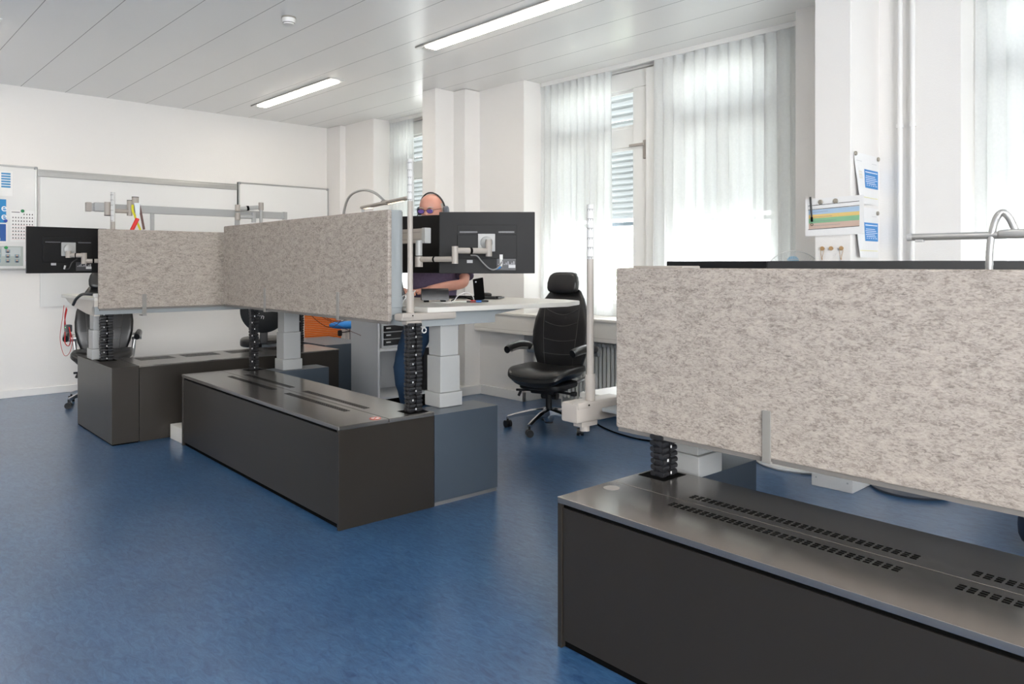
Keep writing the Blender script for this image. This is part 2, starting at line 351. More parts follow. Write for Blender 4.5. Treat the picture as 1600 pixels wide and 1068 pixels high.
# exterior venetian blinds
def blind(y0, y1, zb, label, tilt=.66):
    t = thing('exterior_blind', label, 'blind', W, (5.73, (y0+y1)/2, zb), 'exterior blinds outside the windows')
    g = G(); z = 3.05
    while z > zb+.05:
        dz = .04*math.sin(tilt if z < 2.55 else tilt*1.1); dx = .04*math.cos(tilt)
        p = [(5.73-dx, z+dz), (5.73-.012, z+.002), (5.73+.012, z-.002), (5.73+dx, z-dz), (5.73+dx, z-dz-.003), (5.73-dx, z+dz-.003)]
        g.prism_y(p, y0+.03, y1-.03); z -= .072 if z > 2.55 else .056
    part('slats', g, 'blind', t, smooth=False)
    part('bottom_rail', G().box((5.705, y0+.03, zb), (5.755, y1-.03, zb+.035), .004), flat((.30, .36, .42)), t)
    part('guide_rail', G().box((5.71, y0+.002, .9), (5.75, y0+.03, 3.1)), 'alu', t); part('guide_rail', G().box((5.71, y1-.03, .9), (5.75, y1-.002, 3.1)), 'alu', t)
blind(2.75, 5.33, 1.72, 'white slatted blind half lowered outside the large double window')
blind(6.75, 8.06, 1.60, 'white slatted blind outside the narrow far window behind the column')
blind(-1.6, 1.45, 1.72, 'white slatted blind outside the rightmost window behind its sheer curtain')
# curtains
def curtain(y0, y1, label, pleat, seed, zb=.88, gap=None):
    rnd = random.Random(seed); t = thing('sheer_curtain', label, 'curtain', W, (5.42, (y0+y1)/2, zb))
    n = max(40, int((y1-y0)/.010)); zs = [zb+(3.13-zb)*k/14 for k in range(15)]; ph = [rnd.uniform(0, 6.28) for _ in range(8)]
    g = G(); rows = []
    for z in zs:
        f = (3.13-z)/(3.13-zb); r = []
        for i in range(n+1):
            u = y0+(y1-y0)*i/n
            a = 2*math.pi*(u-y0)/pleat
            x = 5.42+(.016+.012*f)*math.sin(a)+.012*f*math.sin(a*.53+ph[0]+f)+.008*f*math.sin(a*2.1+ph[1])+.006*math.sin(a*.31+ph[2]+2*f)
            r.append((x, u+.012*f*math.sin(a*.4+ph[3])+.010*math.cos(a), z))
        rows.append(r)
    g.rings(rows, close=False); part('cloth', g, 'sheer', t)
    g = G().rings([[(p[0]-.002, p[1], z) for p in rows[-1 if 0 else 14 if 0 else 14]] for z in (3.06, 3.131)], close=False) if 0 else G().rings([[(5.42+.016*math.sin(2*math.pi*(y0+(y1-y0)*i/n-y0)/pleat)-.003, y0+(y1-y0)*i/n, z) for i in range(n+1)] for z in (3.07, 3.131)], close=False)
    part('heading_tape', g, 'sheer', t)
curtain(4.44, 5.35, 'sheer white curtain gathered left of the open gap in the large window', .085, 1)
curtain(2.60, 3.96, 'wide sheer white curtain drawn over the right half of the large window', .105, 2)
curtain(7.55, 8.04, 'narrow sheer white curtain at the far window beside the whiteboard wall', .07, 3)
curtain(-1.6, 1.48, 'sheer white curtain at the right edge behind the desk lamp', .10, 4)
for y0, y1, l in ((2.58, 5.34, 'white curtain rail on the ceiling above the large window'), (6.78, 8.04, 'white curtain rail on the ceiling above the far window'), (-1.6, 1.48, 'white curtain rail on the ceiling above the rightmost window')):
    solo('curtain_rail', G().box((5.40, y0, 3.13), (5.44, y1, CEIL+.001), .003), 'frame', l, 'curtain rail')
# parapet channel + sill
def channel(y0, y1, socks, label):
    t = thing('cable_duct', label, 'cable duct', W, (5.2, (y0+y1)/2, .665))
    yb = min(y1, 5.355); part('duct_body', G().prism([(5.10, y0), (5.10, y1), (5.178, y1), (5.178, yb), (5.30, yb), (5.30, y0)], .665, .845, .004), 'duct', t)
    ye = 5.355 if y1 > 5 else 1.495
    part('sill_board', G().prism([(5.085, y0), (5.085, y1), (5.178, y1), (5.178, ye), (5.50, ye), (5.50, y0)], .845, .868, .004), 'duct', t)
    for y in socks: part('socket', G().lathe([(.034, 0), (.036, .005), (.031, .006), (.030, .002), (.012, .001), (.001, .001)], (5.0995, y, .762), 24, 'x').xf(Matrix.Identity(4)), 'duct', t)
    part('duct_seam', G().box((5.0985, y0, .70), (5.1005, y1, .7025)), flat((.5, .46, .42)), t)
channel(2.57, 6.02, [5.78, 5.64, 5.495, 5.345, 5.215, 4.9, 4.75], 'cream wall duct with round sockets under the large window')
channel(-1.67, 1.494, [], 'cream wall duct under the rightmost window behind the desk')
# radiators
def radiator(y0, y1, label):
    t = thing('radiator', label, 'radiator', W, (5.32, (y0+y1)/2, .07)); g = G(); y = y0
    while y < y1:
        for x in (5.27, 5.33, 5.39):
            g.tube([(x, y, .10), (x, y, .14), (x, y, .60), (x, y, .64)], [.008, .0165, .0165, .008], 8)
        g.tube([(5.25, y, .62), (5.41, y, .62)], .017, 8); g.tube([(5.25, y, .11), (5.41, y, .11)], .017, 8); y += .047
    part('columns', g, 'rad', t)
    part('header_pipe', G().cyl((5.33, y0-.02, .62), (5.33, y1+.02, .62), .016).cyl((5.33, y0-.02, .11), (5.33, y1+.02, .11), .016), 'rad', t)
    part('foot', G().box((5.28, y0+.2, 0), (5.38, y0+.22, .1)), 'rad', t); part('foot', G().box((5.28, y1-.22, 0), (5.38, y1-.2, .1)), 'rad', t)
radiator(2.9, 5.15, 'white column radiator under the large window behind the chair')
radiator(-1.3, 1.2, 'white column radiator under the rightmost window')
# riser pipes
for y, l in ((1.835, 'white heating pipe on the wall nearer the notice column'), (1.76, 'white heating pipe on the wall farther from the notice column')):
    t = thing('heating_pipe', l, 'pipe', W, (5.13, y, 0), 'heating pipes right of the notice column')
    part('pipe', G().cyl((5.13, y, 0), (5.13, y, CEIL), .0155, seg=16), 'trimw', t)
    part('pipe_clamp', G().cyl((5.13, y, 2.225), (5.13, y, 2.25), .021, seg=16).box((5.13, y-.006, 2.23), (XW, y+.006, 2.245)), 'trimw', t)
# ceiling luminaires
def lum(x, y0, y1, label, grp='recessed ceiling lights in view'):
    t = thing('ceiling_light', label, 'ceiling light', W, (x, (y0+y1)/2, CEIL-.02), grp)
    part('housing', G().box((x-.088, y0, CEIL-.008), (x+.088, y1, CEIL+.002), .001), 'frame', t)
    part('edge_trim', G().box((x-.091, y0-.003, CEIL-.011), (x-.084, y1+.003, CEIL)), flat((.35, .34, .32)), t)
    part('diffuser', G().box((x-.052, y0+.06, CEIL-.020), (x+.055, y1-.09, CEIL-.007), .004), 'lamp', t)
    part('end_cap', G().box((x-.052, y1-.085, CEIL-.018), (x+.055, y1-.055, CEIL-.007), .003), 'wood' if 0 else 'duct', t)
lum(3.815, 3.38, 5.16, 'long bright recessed ceiling light nearest the camera, cut by the top edge')
lum(3.815, 6.58, 8.35, 'shorter-looking lit recessed ceiling light further back toward the whiteboards')
lum(.98, 6.66, 8.40, 'recessed ceiling light whose tip shows at the left edge')
for x, y, l in ((3.815, -2.9, 'ceiling light behind the camera, nearest the window wall'), (.98, 3.45, 'ceiling light above the middle bench, over the top edge of the picture'), (.98, .2, 'ceiling light almost straight above the camera'), (.98, -2.9, 'ceiling light behind the camera in the middle row'), (-1.9, 6.6, 'ceiling light left of the picture, nearest the whiteboard wall'), (-1.9, 3.4, 'ceiling light left of the picture, second from the whiteboard wall'), (-1.9, .2, 'ceiling light to the left of the camera'), (-1.9, -2.9, 'ceiling light in the far corner behind the camera on the left')):
    lum(x, y, y+1.74, l, 'ceiling lights outside the view')
t = thing('smoke_detector', 'small white round smoke detector on the ceiling', 'smoke detector', W, (2.60, 5.18, CEIL-.06))
part('base_plate', G().lathe([(.050, CEIL), (.052, CEIL-.012), (.046, CEIL-.014)], (2.60, 5.18, 0)), flat((.3, .28, .24)), t)
part('housing', G().lathe([(.049, CEIL-.013), (.048, CEIL-.03), (.040, CEIL-.05), (.036, CEIL-.056), (.0, CEIL-.058)], (2.60, 5.18, 0)), 'trimw', t)
part('sensor_slot', G().lathe([(.0432, CEIL-.041), (.0418, CEIL-.047)], (2.60, 5.18, 0)), 'black', t)
struct('ground', G().box((5.9, -40, -1.6), (60, 60, -1.5)), flat((.62, .62, .58)))
# outside tree
g = G(); rnd = random.Random(5)
for i in range(5200):
    a, b = rnd.uniform(0, 6.28), rnd.uniform(-1, 1); r = 1.3*rnd.random()**.4; s_ = math.sqrt(1-b*b)
    c = Vector((10.2+r*s_*math.cos(a), 7.6+r*s_*math.sin(a)*1.5, 0.6+r*b)); u = Vector((rnd.gauss(0, 1), rnd.gauss(0, 1), rnd.gauss(0, 1))).normalized(); v = u.orthogonal().normalized()
    g._f([g.bm.verts.new(c+u*.09), g.bm.verts.new(c+v*.04), g.bm.verts.new(c-u*.09), g.bm.verts.new(c-v*.04)])
t = thing('garden_tree', 'pale green tree outside, seen below the blind in the curtain gap', 'tree', W, (10.2, 7.6, -1.5))
part('foliage', g, 'leaf', t)['kind'] = 'stuff'; part('trunk', G().tube([(10.2, 7.6, -1.5), (10.25, 7.6, 0), (10.2, 7.6, 1.2)], [.14, .11, .05], 10), flat((.12, .08, .05)), t)
# ---------------- whiteboard wall ----------------
def frame_board(name, x0, x1, z0, z1, label, dep=.02, fw=.018):
    t = thing(name, label, 'whiteboard', W, ((x0+x1)/2, YL-dep, z0)); y = YL
    part('board_surface', G().box((x0, y-dep+.004, z0), (x1, y, z1)), 'board', t)
    part('board_frame', G().box((x0, y-dep-.004, z1-fw), (x1, y, z1), .003).box((x0, y-dep-.004, z0), (x1, y, z0+fw), .003).box((x0, y-dep-.004, z0), (x0+fw, y, z1), .003).box((x1-fw, y-dep-.004, z0), (x1, y, z1), .003), 'alu', t)
    for x in (x0, x1-.03): part('corner_cap', G().box((x-.002, y-dep-.007, z1-.028), (x+.032, y, z1+.002), .008), flat((.33, .34, .35)), t)
    return t
frame_board('whiteboard', .35, 1.753, 1.295, 2.355, 'notice whiteboard at the left edge covered with sheets', .035)
t = thing('whiteboard', 'wide plain whiteboard behind the monitor with a thick aluminium top rail', 'whiteboard', W, (2.8, YL-.02, .91))
part('board_surface', G().box((1.78, YL-.014, .91), (3.86, YL, 2.27)), 'board', t)
part('top_rail', G().box((1.758, YL-.03, 2.262), (3.865, YL, 2.315), .006).box((1.758, YL-.022, 2.312), (3.865, YL, 2.335), .004), 'alu', t)
frame_board('whiteboard', 3.87, 5.10, 1.3, 2.36, 'framed whiteboard in the right corner of the whiteboard wall', .045)
YB = YL-.038
def sheet(name, pl, c, u0, v0, u1, v1, rects, label, cat='poster', base=(.82, .82, .81), group=None, thick=.0012):
    g = G(); mats = [flat(base)]
    if pl == 'Y': g.box((u0, c-thick, v0), (u1, c, v1))
    else: g.box((c-thick, u0, v0), (c, u1, v1))
    idx = {}; 
    for k, (a, b, a2, b2, colr) in enumerate(rects):
        if colr not in idx: idx[colr] = len(mats); mats.append(flat(colr))
        g.mi = idx[colr]
        A, B = (u0+(u1-u0)*a, u0+(u1-u0)*a2) if pl == 'Y' else (u1-(u1-u0)*a2, u1-(u1-u0)*a)
        g.quad(pl, A, v0+(v1-v0)*b, B, v0+(v1-v0)*b2, thick+.0004+.00002*k, c)
    g.keep = 1
    return solo(name, g, mats, label, cat, group=group, smooth=False)
bl, nb, tan = (.05, .27, .55), (.02, .10, .35), (.55, .42, .32)
rc = []
for i in range(6): rc += [(.02, .86-i*.105, .42, .93-i*.105, bl)]+[(.62, .86-i*.105, .93, .93-i*.105, bl)]
rc += [(.02, .12, .42, .2, bl), (.02, .23, .42, .3, bl), (.47, .3, .56, .93, tan)]
sheet('notice_sheet', 'Y', YB, 1.28, 2.04, 1.535, 2.29, rc, 'sheet with rows of blue cells at the top left of the notice whiteboard')
g_ = sheet('poster', 'Y', YB, 1.25, 1.77, 1.48, 2.005, [(0, 0, 1, 1, (.02, .24, .55)), (.1, .8, .7, .9, (.2, .5, .75))], 'bright blue poster with white letters above the dark blue poster')
sheet('poster', 'Y', YB, 1.25, 1.575, 1.49, 1.762, [(.02, .05, .95, .97, nb), (.05, .1, .75, .22, (.75, .72, .72)), (.45, .38, .72, .82, (.8, .8, .82)), (.5, .48, .62, .68, nb), (.3, .26, .55, .36, (.8, .8, .82)), (.3, .3, .42, .85, (.8, .8, .82))], 'dark blue poster with white lettering on the notice whiteboard')
dk = (.03, .02, .03); rd = (.75, .25, .2); rc = [(.05, .93, .38, .95, dk)]
for r in range(8):
    n = 4 if r == 0 else (6 if r == 7 else 8)
    for c in range(n):
        cc = c+(4 if r == 0 else 0); x = .08+cc*.112; z = .86-r*.108
        rc += [(x, z, x+.05, z+.022, dk), (x+.012, z+.022, x+.038, z+.042, dk)]
    if r > 2: rc.append((.04, .86-r*.108-.022, .96, .86-r*.108-.018, rd))
sheet('staff_chart', 'Y', YB, 1.515, 1.58, 1.73, 1.90, rc, 'white chart with rows of small dark portraits on the notice whiteboard')
rc = [(0, 0, 1, 1, (.42, .47, .45)), (.55, .5, .95, .95, (.55, .6, .6)), (.1, .02, .5, .2, (.45, .5, .35))]
for r in range(3):
    for c in range(5):
        if r == 0 and c > 3: continue
        x = .04+c*.195; z = .66-r*.24; rc += [(x, z, x+.10, z+.17, (.25, .36, .42)), (x+.03, z+.07, x+.07, z+.14, (.60, .38, .26)), (x+.02, z, x+.08, z+.07, (.04, .05, .1))]
sheet('photo_sheet', 'Y', YB, 1.22, 1.335, 1.625, 1.535, rc, 'grey-green sheet with small portrait photos at the bottom of the notice whiteboard')
sheet('notice_sheet', 'Y', YB, 1.64, 1.345, 1.72, 1.40, [(.05, .8, .95, .88, (.6, .12, .1)), (.1, .5, .9, .53, (.7, .35, .3)), (.1, .2, .9, .23, (.7, .35, .3))], 'tiny note with red writing in the bottom right corner of the notice whiteboard')
def magnet(p, ax, col, label, r=.016, grp=None):
    g = G().lathe([(r, 0), (r, .008), (r*.8, .011), (.001, .012)], (0, 0, 0), 16, 'y' if ax == 'Y' else 'x')
    if ax == 'X': g.xf(Matrix.Rotation(math.pi, 4, 'Z'))
    g.xf(Matrix.Translation(p)); solo('magnet', g, flat(col, .35) if isinstance(col, tuple) else col, label, 'magnet', group=grp)
magnet((1.62, YB-.001, 1.895), 'Y', (.01, .22, .07), 'green round magnet on the portrait chart')
magnet((1.475, YB-.001, 1.79), 'Y', (.01, .05, .35), 'dark blue round magnet between the two blue posters')
magnet((1.478, YB-.001, 1.52), 'Y', (.01, .30, .07), 'green round magnet at the top of the portrait photo sheet')
g = G(); text_into(g, 'e', .11, Matrix.Translation((1.435, YB-.0022, 1.885)) @ Matrix.Rotation(math.pi/2, 4, 'X'), 0); text_into(g, 'e', .11, Matrix.Translation((1.435, YB-.0022, 1.80)) @ Matrix.Rotation(math.pi/2, 4, 'X'), 0)
o = finish('lettering', g, flat((.85, .9, .92)), g_, tuple(g_.location), False)
# ---------------- notices on the column ----------------
XC = 4.7435
wl = (.72, .80, .90); bb = (.05, .25, .60)
def bluenote(z1, label, full=True):
    rc = [(.07, .84, .30, .845, (.4, .4, .42)), (.72, .83, .92, .835, (.4, .4, .42)), (.03, .13, .97, .14, (.75, .72, .25)), (.38, .33, .98, .70, bb)]
    for k in range(6): rc.append((.42+.02*(k % 2), .38+k*.037, .95-.05*(k % 3), .393+k*.037, wl))
    rc.append((.42, .64, .95, .66, wl))
    rc += [(.13, .5, .145, .64, (.75, .68, .5)), (.25, .5, .265, .64, (.75, .68, .5)), (.13, .63, .265, .64, (.75, .68, .5)), (.13, .5, .265, .51, (.75, .68, .5)), (.13, .565, .265, .575, (.75, .68, .5)), (.19, .5, .2, .64, (.75, .68, .5))]
    # gently curled sheet, slightly away from the wall at its left edge
    t = solo('notice_sheet', G(), 'paper', label, 'notice') if 0 else None
    g = G(); mats = [M['paper']]; x0, x1, z0 = 4.775, 5.165, z1-.32; idx = {}
    def P(a, b, off): 
        curl = .035*(1-a)**2*(1-b); return (x0+(x1-x0)*(a+.05*(1-b)*(1-a)), 1.9845-curl-off, z0+(z1-z0)*b)
    N = 8
    g.rings([[P(i/N, j/N, .001) for i in range(N+1)] for j in range(N+1)], close=False)
    g.rings([[P(i/N, j/N, .0004) for i in range(N+1)] for j in range(N+1)], close=False)
    for k, (a, b, a2, b2, c) in enumerate(rc):
        if c not in idx: idx[c] = len(mats); mats.append(flat(c))
        g.mi = idx[c]; n = max(1, int((a2-a)*10)); m_ = max(1, int((b2-b)*10))
        g.rings([[P(a+(a2-a)*i/n, b+(b2-b)*j/m_, .0022+.00004*k) for i in range(n+1)] for j in range(m_+1)], close=False)
    g.keep = 1
    solo('notice_sheet', g, mats, label, 'notice', smooth=False)
bluenote(2.055, 'upper white notice with a blue text box on the column side')
bluenote(1.715, 'lower white notice with a blue text box on the column side')
for p, l in (((4.795, 1.981, 2.045), 'silver magnet at the top left of the upper blue notice'), ((5.15, 1.981, 2.04), 'silver magnet at the top right of the upper blue notice'), ((5.14, 1.981, 1.685), 'silver magnet at the top right of the lower blue notice')): magnet(p, 'Y', 'mag', l, .014)
g = G(); mats = [M['paper']]; Y0, Y1, Z0, Z1 = 1.905, 2.275, 1.535, 1.775
def P(a, b, off): return (XC-.004-off, Y1-(Y1-Y0)*a, Z0+(Z1-Z0)*b-.000*a+.02*(a-.5)*.3)
def band(a, b, a2, b2, c, k, sl=.0):
    if c not in mats: mats.append(c)
    g.mi = mats.index(c); g._f([g.bm.verts.new(q) for q in (P(a, b, .001+.0003*k), P(a2, b+sl, .001+.0003*k), P(a2, b2+sl, .001+.0003*k), P(a, b2, .001+.0003*k))])
g.mi = 0; band(0, 0, 1, 1, mats[0], 0)
for b0, b1, c, k in ((.19, .70, (.40, .55, .72), 1), (.19, .57, (.80, .58, .22), 2), (.19, .47, (.25, .50, .30), 3), (.19, .34, (.62, .46, .38), 4)): band(.06, b0, .93, b1, flat(c), k, .02)
for b0 in (.17, .70, .81): band(.05, b0, .93, b0+.014, flat((.03, .03, .03)), 5, .03)
for k, b0 in enumerate((.63, .50, .39, .27)): band(.14, b0, .40+.07*k, b0+.008, flat((.25, .25, .3)), 6, .01)
g.keep = 1; solo('notice_sheet', g, mats, 'landscape sheet with blue, yellow, green and tan bands on the column front', 'notice', smooth=False)
magnet((XC-.004, 2.174, 1.748), 'X', 'mag', 'left silver magnet holding the colour-banded sheet', .016); magnet((XC-.004, 2.078, 1.750), 'X', 'mag', 'right silver magnet holding the colour-banded sheet', .016)
t = thing('pen', 'black marker pen hanging on the left side of the colour-banded sheet', 'pen', W, (XC-.014, 2.238, 1.62))
part('pen_barrel', G().tube([(XC-.014, 2.238, 1.785), (XC-.014, 2.232, 1.70), (XC-.014, 2.229, 1.655)], [.006, .006, .0055], 10), 'blackpl', t); part('pen_cap', G().tube([(XC-.014, 2.229, 1.655), (XC-.014, 2.228, 1.625)], .007, 10), 'black', t); part('ring', G().tube([(XC-.014, 2.228+.008*math.cos(a*.6), 1.607+.008*math.sin(a*.6)) for a in range(11)], .0015, 6), 'black', t)
for y, l, lp in ((2.163, 'left wooden button hook with a looped string on the column', 1), (2.107, 'middle plain wooden button hook on the column', 0), (2.042, 'right wooden button hook with a looped string on the column', 1)):
    t = thing('button_hook', l, 'hook', W, (XC, y, 1.44))
    part('button', G().lathe([(.012, 0), (.014, -.008), (.013, -.012), (.001, -.013)], (XC, y, 1.452), 18, 'x'), 'wood', t)
    if lp: part('string', G().tube(spline([(XC-.008, y+.010, 1.448), (XC-.010, y+.009, 1.42), (XC-.006, y+.002, 1.38), (XC-.006, y-.001, 1.40), (XC-.008, y-.010, 1.43), (XC-.008, y-.010, 1.448)]), .0015, 6), 'wood', t)
# ---------------- technical benches ----------------
def slots(g, x0, x1, y0, y1, nx, ny, z, along='y'):
    sx, sy = (x1-x0)/nx, (y1-y0)/ny
    for i in range(nx):
        for j in range(ny):
            a, b = x0+sx*i, y0+sy*j
            g.quad('Z', a+sx*.17, b+sy*.10, a+sx*.83, b+sy*.78, .0006, z) if along == 'y' else g.quad('Z', a+sx*.14, b+sy*.22, a+sx*.86, b+sy*.78, .0004, z)
def bench(fr, label, y0, y1, vents, far_panel=True):
    H = .53; Wd = .588
    t = thing('technical_bench', label, 'cabinet', fr, (Wd/2, (y0+y1)/2, 0))
    part('front_panel', G().box((.006, y0+.02, .028), (.022, y1-.02, .493), .001), 'bench', t)
    part('plinth', G().box((.02, y0+.01, 0), (Wd-.01, y1-.01, .05)).box((.012, y0+.02, .47), (.03, y1-.02, .512)), 'black', t)
    part('side_panel', G().box((0, y0, 0), (Wd, y0+.019, .508), .0015), 'bench', t)
    part('side_panel', G().box((0, y1-.019, 0), (Wd, y1, .508), .0015), 'bench', t)
    part('rear_panel', G().box((Wd-.016, y0+.019, .02), (Wd, y1-.019, .508)), 'bench', t)
    for k, (a, b) in enumerate(((-.001, .2935), (.2965, Wd+.001))):
        g = G().box((a, y0-.001, .508), (b, y1+.001, H), .0025)
        g.mi = 1
        for v0, v1 in vents:
            if k == 0: slots(g, .21, .253, v0, v1, 3, 30, H)
            else: slots(g, .335, .378, v0, v1, 3, 30, H)
        part('lid', g, ['bench_top', 'black'], t)
    return t
tF = bench(FB, 'dark cabinet bench nearest the camera with slotted lid at the right', -3.2, 0, [(-1.07, -.31), (-1.97, -1.2), (-2.9, -2.1)])
tM = bench(MB, 'dark cabinet bench in the middle of the room with a no-step sticker', 0, 2.42, [(.33, 1.12), (1.3, 2.09)])
# cable openings in lids
def opening(fr, x0, x1, y0, y1, t, z=.53):
    part('cable_opening', G().box((x0, y0, z-.002), (x1, y1, z+.0006)), 'black', t)
opening(MB, .44, .57, -.0+.025, .15, tM); opening(MB, .44, .57, 2.26, 2.37, tM)
opening(FB, .43, .57, -.14, -.015, tF)
part('warning_sticker', G().lathe([(.030, 0), (.030, .0012), (.001, .0013)], (.245, .055, .53), 24), flat((.8, .78, .75)), tM, 'round white no-step sticker with a red ring')
g = G().lathe([(.030, 0), (.030, .0022), (.025, .0022), (.025, 0)], (.245, .055, .53), 24); g.tube([(.225, .036, .532), (.265, .075, .532)], .0022, 6); part('warning_ring', g, flat((.6, .08, .05)), tM)
part('warning_sticker', G().lathe([(.030, 0), (.030, .0006), (.001, .0007)], (.22, -.06, .53), 24), flat((.30, .28, .26)), tF)
def pedestal(fr, x0, x1, y0, y1, label, h=.51, base=(0, 0)):
    t = thing('pedestal_cabinet', label, 'cabinet', fr, ((x0+x1)/2, (y0+y1)/2, 0))
    part('body', G().box((x0, y0, .022), (x1, y1, h), .0015), 'slate', t); part('plinth', G().box((x0+.004, y0+.006, 0), (x1-.004, y1-.006, .022)), flat((.16, .16, .165), .4), t)
    return t
pedestal(MB, .592, 1.05, 0, .235, 'slate pedestal at the near end of the middle bench carrying a column')
pedestal(MB, .592, 1.09, 2.20, 2.42, 'low pedestal behind the far end of the middle bench carrying a column')
pedestal(FB, .592, 1.05, -.16, .03, 'slate pedestal behind the nearest bench carrying the partly hidden column')
# left bench (runs along x)
t = thing('technical_bench', 'long dark cabinet bench near the whiteboard wall with flush grilles on top', 'cabinet', LB, (1.0, .3, 0))
H2 = .58
part('front_panel', G().box((.192, 0, .012), (1.885, .018, H2-.006), .001), 'bench', t)
part('body', G().box((.195, .018, .01), (1.885, .60, H2-.012), .001).box((.2, .02, 0), (1.88, .59, .012)), 'bench', t)
g = G().box((.192, -.001, H2-.012), (1.89, .61, H2), .002); g.mi = 1
for a, b in ((.295, .57), (.65, .94), (1.03, 1.31), (1.40, 1.66)): slots(g, a, b, .32, .53, 40, 7, H2, 'x')
part('lid', g, ['bench_top', 'black'], t)
t2 = thing('end_cabinet', 'tall dark end cabinet at the left with the left desk column on top', 'cabinet', LB, (.095, .52, 0))
part('body', G().box((0, 0, .01), (.188, 1.04, H2), .0015), 'bench', t2); part('plinth', G().box((.004, .004, 0), (.184, 1.036, .01)), 'black', t2)
part('cable_opening', G().box((.03, .47, H2-.002), (.16, .60, H2+.0006)), 'black', t2)
pedestal(LB, 1.945, 2.42, .37, 1.17, 'dark cabinet with a rosy reflecting top beside the grey shelf', H2)
pedestal(LB, 1.62, 1.90, .62, 1.05, 'low dark pedestal behind the right end of the left bench', H2-.02)
# ---------------- telescopic columns and cable chains ----------------
def column(desk_, x, y, z0, z1, s1=.155, s2=.15):
    zz = z0+.085; h = (z1-zz)
    t = part('desk_column', G().box((x+.006, y+.006, zz), (x+s1-.004, y+s2-.006, zz+h*.53), .006), 'greyl', desk_)
    part('column_collar', G().box((x-.004, y-.004, z0), (x+s1+.006, y+s2+.004, z0+.085), .006), 'greyl', desk_, up=t)
    part('column_stage', G().box((x+.013, y+.013, zz+h*.53), (x+s1-.011, y+s2-.013, z1), .006), 'greyl', desk_, up=t)
def chain(fr, x, y, z0, z1, label, wx=.085, wy=.06):
    t = thing('cable_chain', label, 'cable chain', fr, (x, y, z0), 'black cable chains under the desks'); g = G(); z = z0; k = 0; rnd = random.Random(int(x*100))
    while z < z1-.015:
        for sx in (-1, 1):
            cx = x+sx*wx*.27+.0025*math.sin(k*.9)
            g.box((cx-wx*.20, y-wy*.5, z+.004), (cx+wx*.20, y+wy*.5, z+.019), .004)
            g.box((cx-wx*.13, y-wy*.36, z-.002), (cx+wx*.13, y+wy*.36, z+.006))
            for sy in (-1, 1): g.cyl((cx-wx*.225, y+sy*wy*.3, z+.0115), (cx+wx*.225, y+sy*wy*.3, z+.0115), .0105, seg=10)
        if k % 2: g.box((x-wx*.09, y-wy*.3, z+.006), (x+wx*.09, y+wy*.3, z+.016))
        z += .0235; k += 1
    part('links', g, 'blackpl', t)
    g = G()
    for i in range(4): g.tube([(x-.02+.013*i, y-.01+.008*(i % 2), z0), (x-.018+.012*i, y, z1)], .005, 6)
    part('cables', g, 'black', t)
    g = G(); 
    for i in range(int((z1-z0)/.05)): g.box((x-.008-.02*(i % 2), y-wy*.5-.0065, z0+.012+.05*i), (x-.001-.02*(i % 2), y-wy*.5-.0045, z0+.022+.05*i))
    part('cable_tags', g, flat((.6, .6, .6)), t)
chain(MB, .505, .085, .532, 1.035, 'black cable chain under the near end of the middle desk')
chain(MB, .505, 2.31, .532, 1.02, 'black cable chain rising from the far end of the middle bench', .06, .045)
chain(FB, .50, -.085, .532, .70, 'short black cable chain beneath the nearest felt screen', .095, .065)
chain(LB, .095, .535, .582, 1.0, 'black cable chain rising from the left end cabinet', .09, .06)
chain(LB, 1.82, .66, .582, 1.0, 'black cable chain beside the orange cabinet, behind the middle desk', .08, .06)
# ---------------- desks ----------------
def desk(fr, label, z, top, beams, notch=None):
    t = thing('height_adjustable_desk', label, 'desk', fr, (top[0][0]+.3, (top[0][1]+top[-1][1])/2, z-.16))
    part('tabletop', G().prism(top, z-.028, z, .003), 'desk', t)
    g = G()
    for b in beams: g.box(b[0], b[1], .003)
    part('support_frame', g, 'greym', t); return t
z = 1.105
tD = desk(MB, 'raised middle desk with a swept tip reaching toward the leather chair', z, [(.60, .08), (1.64, -.01), (1.86, .10), (1.92, .29), (1.81, 1.0), (1.62, 1.06), (1.40, 1.0), (1.30, 1.25), (1.30, 2.55), (.60, 2.55)],
     [((.50, .14, z-.105), (.66, 2.5, z-.045)), ((.66, .2, z-.075), (1.2, 2.45, z-.03))])
part('cantilever_arm', G().prism_y([(.66, z-.028), (1.42, z-.028), (1.13, z-.062), (1.13, z-.11), (.50, z-.11), (.50, z-.03)], .12, .16), 'greym', tD)
part('cantilever_arm', G().prism_y([(.66, z-.028), (1.42, z-.028), (1.13, z-.062), (1.13, z-.11), (.50, z-.11), (.50, z-.03)], 2.36, 2.40), 'greym', tD)
z = .745
tDF = desk(FB, 'low desk behind the nearest felt screen with only its far corner showing', z, [(.735, -2.7), (1.4, -2.7), (1.4, -1.0), (1.55, -.8), (1.95, -.4), (2.0, .3), (1.75, .55), (.735, .58)],
     [((.62, -2.65, z-.045), (.735, .44, z-.028)), ((.735, -2.6, z-.075), (1.35, .35, z-.03))])
z = 1.085
tDL = desk(LB, 'raised left desk with a pointed tip near the red cables', z, [(.0, .5), (.0, 1.05), (-.02, 1.55), (.05, 1.62), (.7, 1.25), (1.2, 1.15), (2.0, 1.15), (2.0, .5)],
     [((.0, .49, z-.135), (2.0, .57, z-.07)), ((.02, .57, z-.08), (1.98, 1.0, z-.03))])
g = G(); a = [(.5, z-.02), (1.5, z-.025), (1.38, z-.06), (1.22, z-.09), (.75, z-.135), (.5, z-.145)]
g.prism_y([(p[0], p[1]) for p in a], 0, .04); g.xf(Matrix.Rotation(math.radians(90), 4, 'Z') @ Matrix.Identity(4)); g.xf(Matrix.Translation((.04, 0, 0)))
part('cantilever_arm', g, 'deskedge', tDL)
column(tD, .737, .15, .51, 1.0); column(tD, .72, 2.25, .51, 1.0)
column(tDF, .623, -.16, .51, .66)
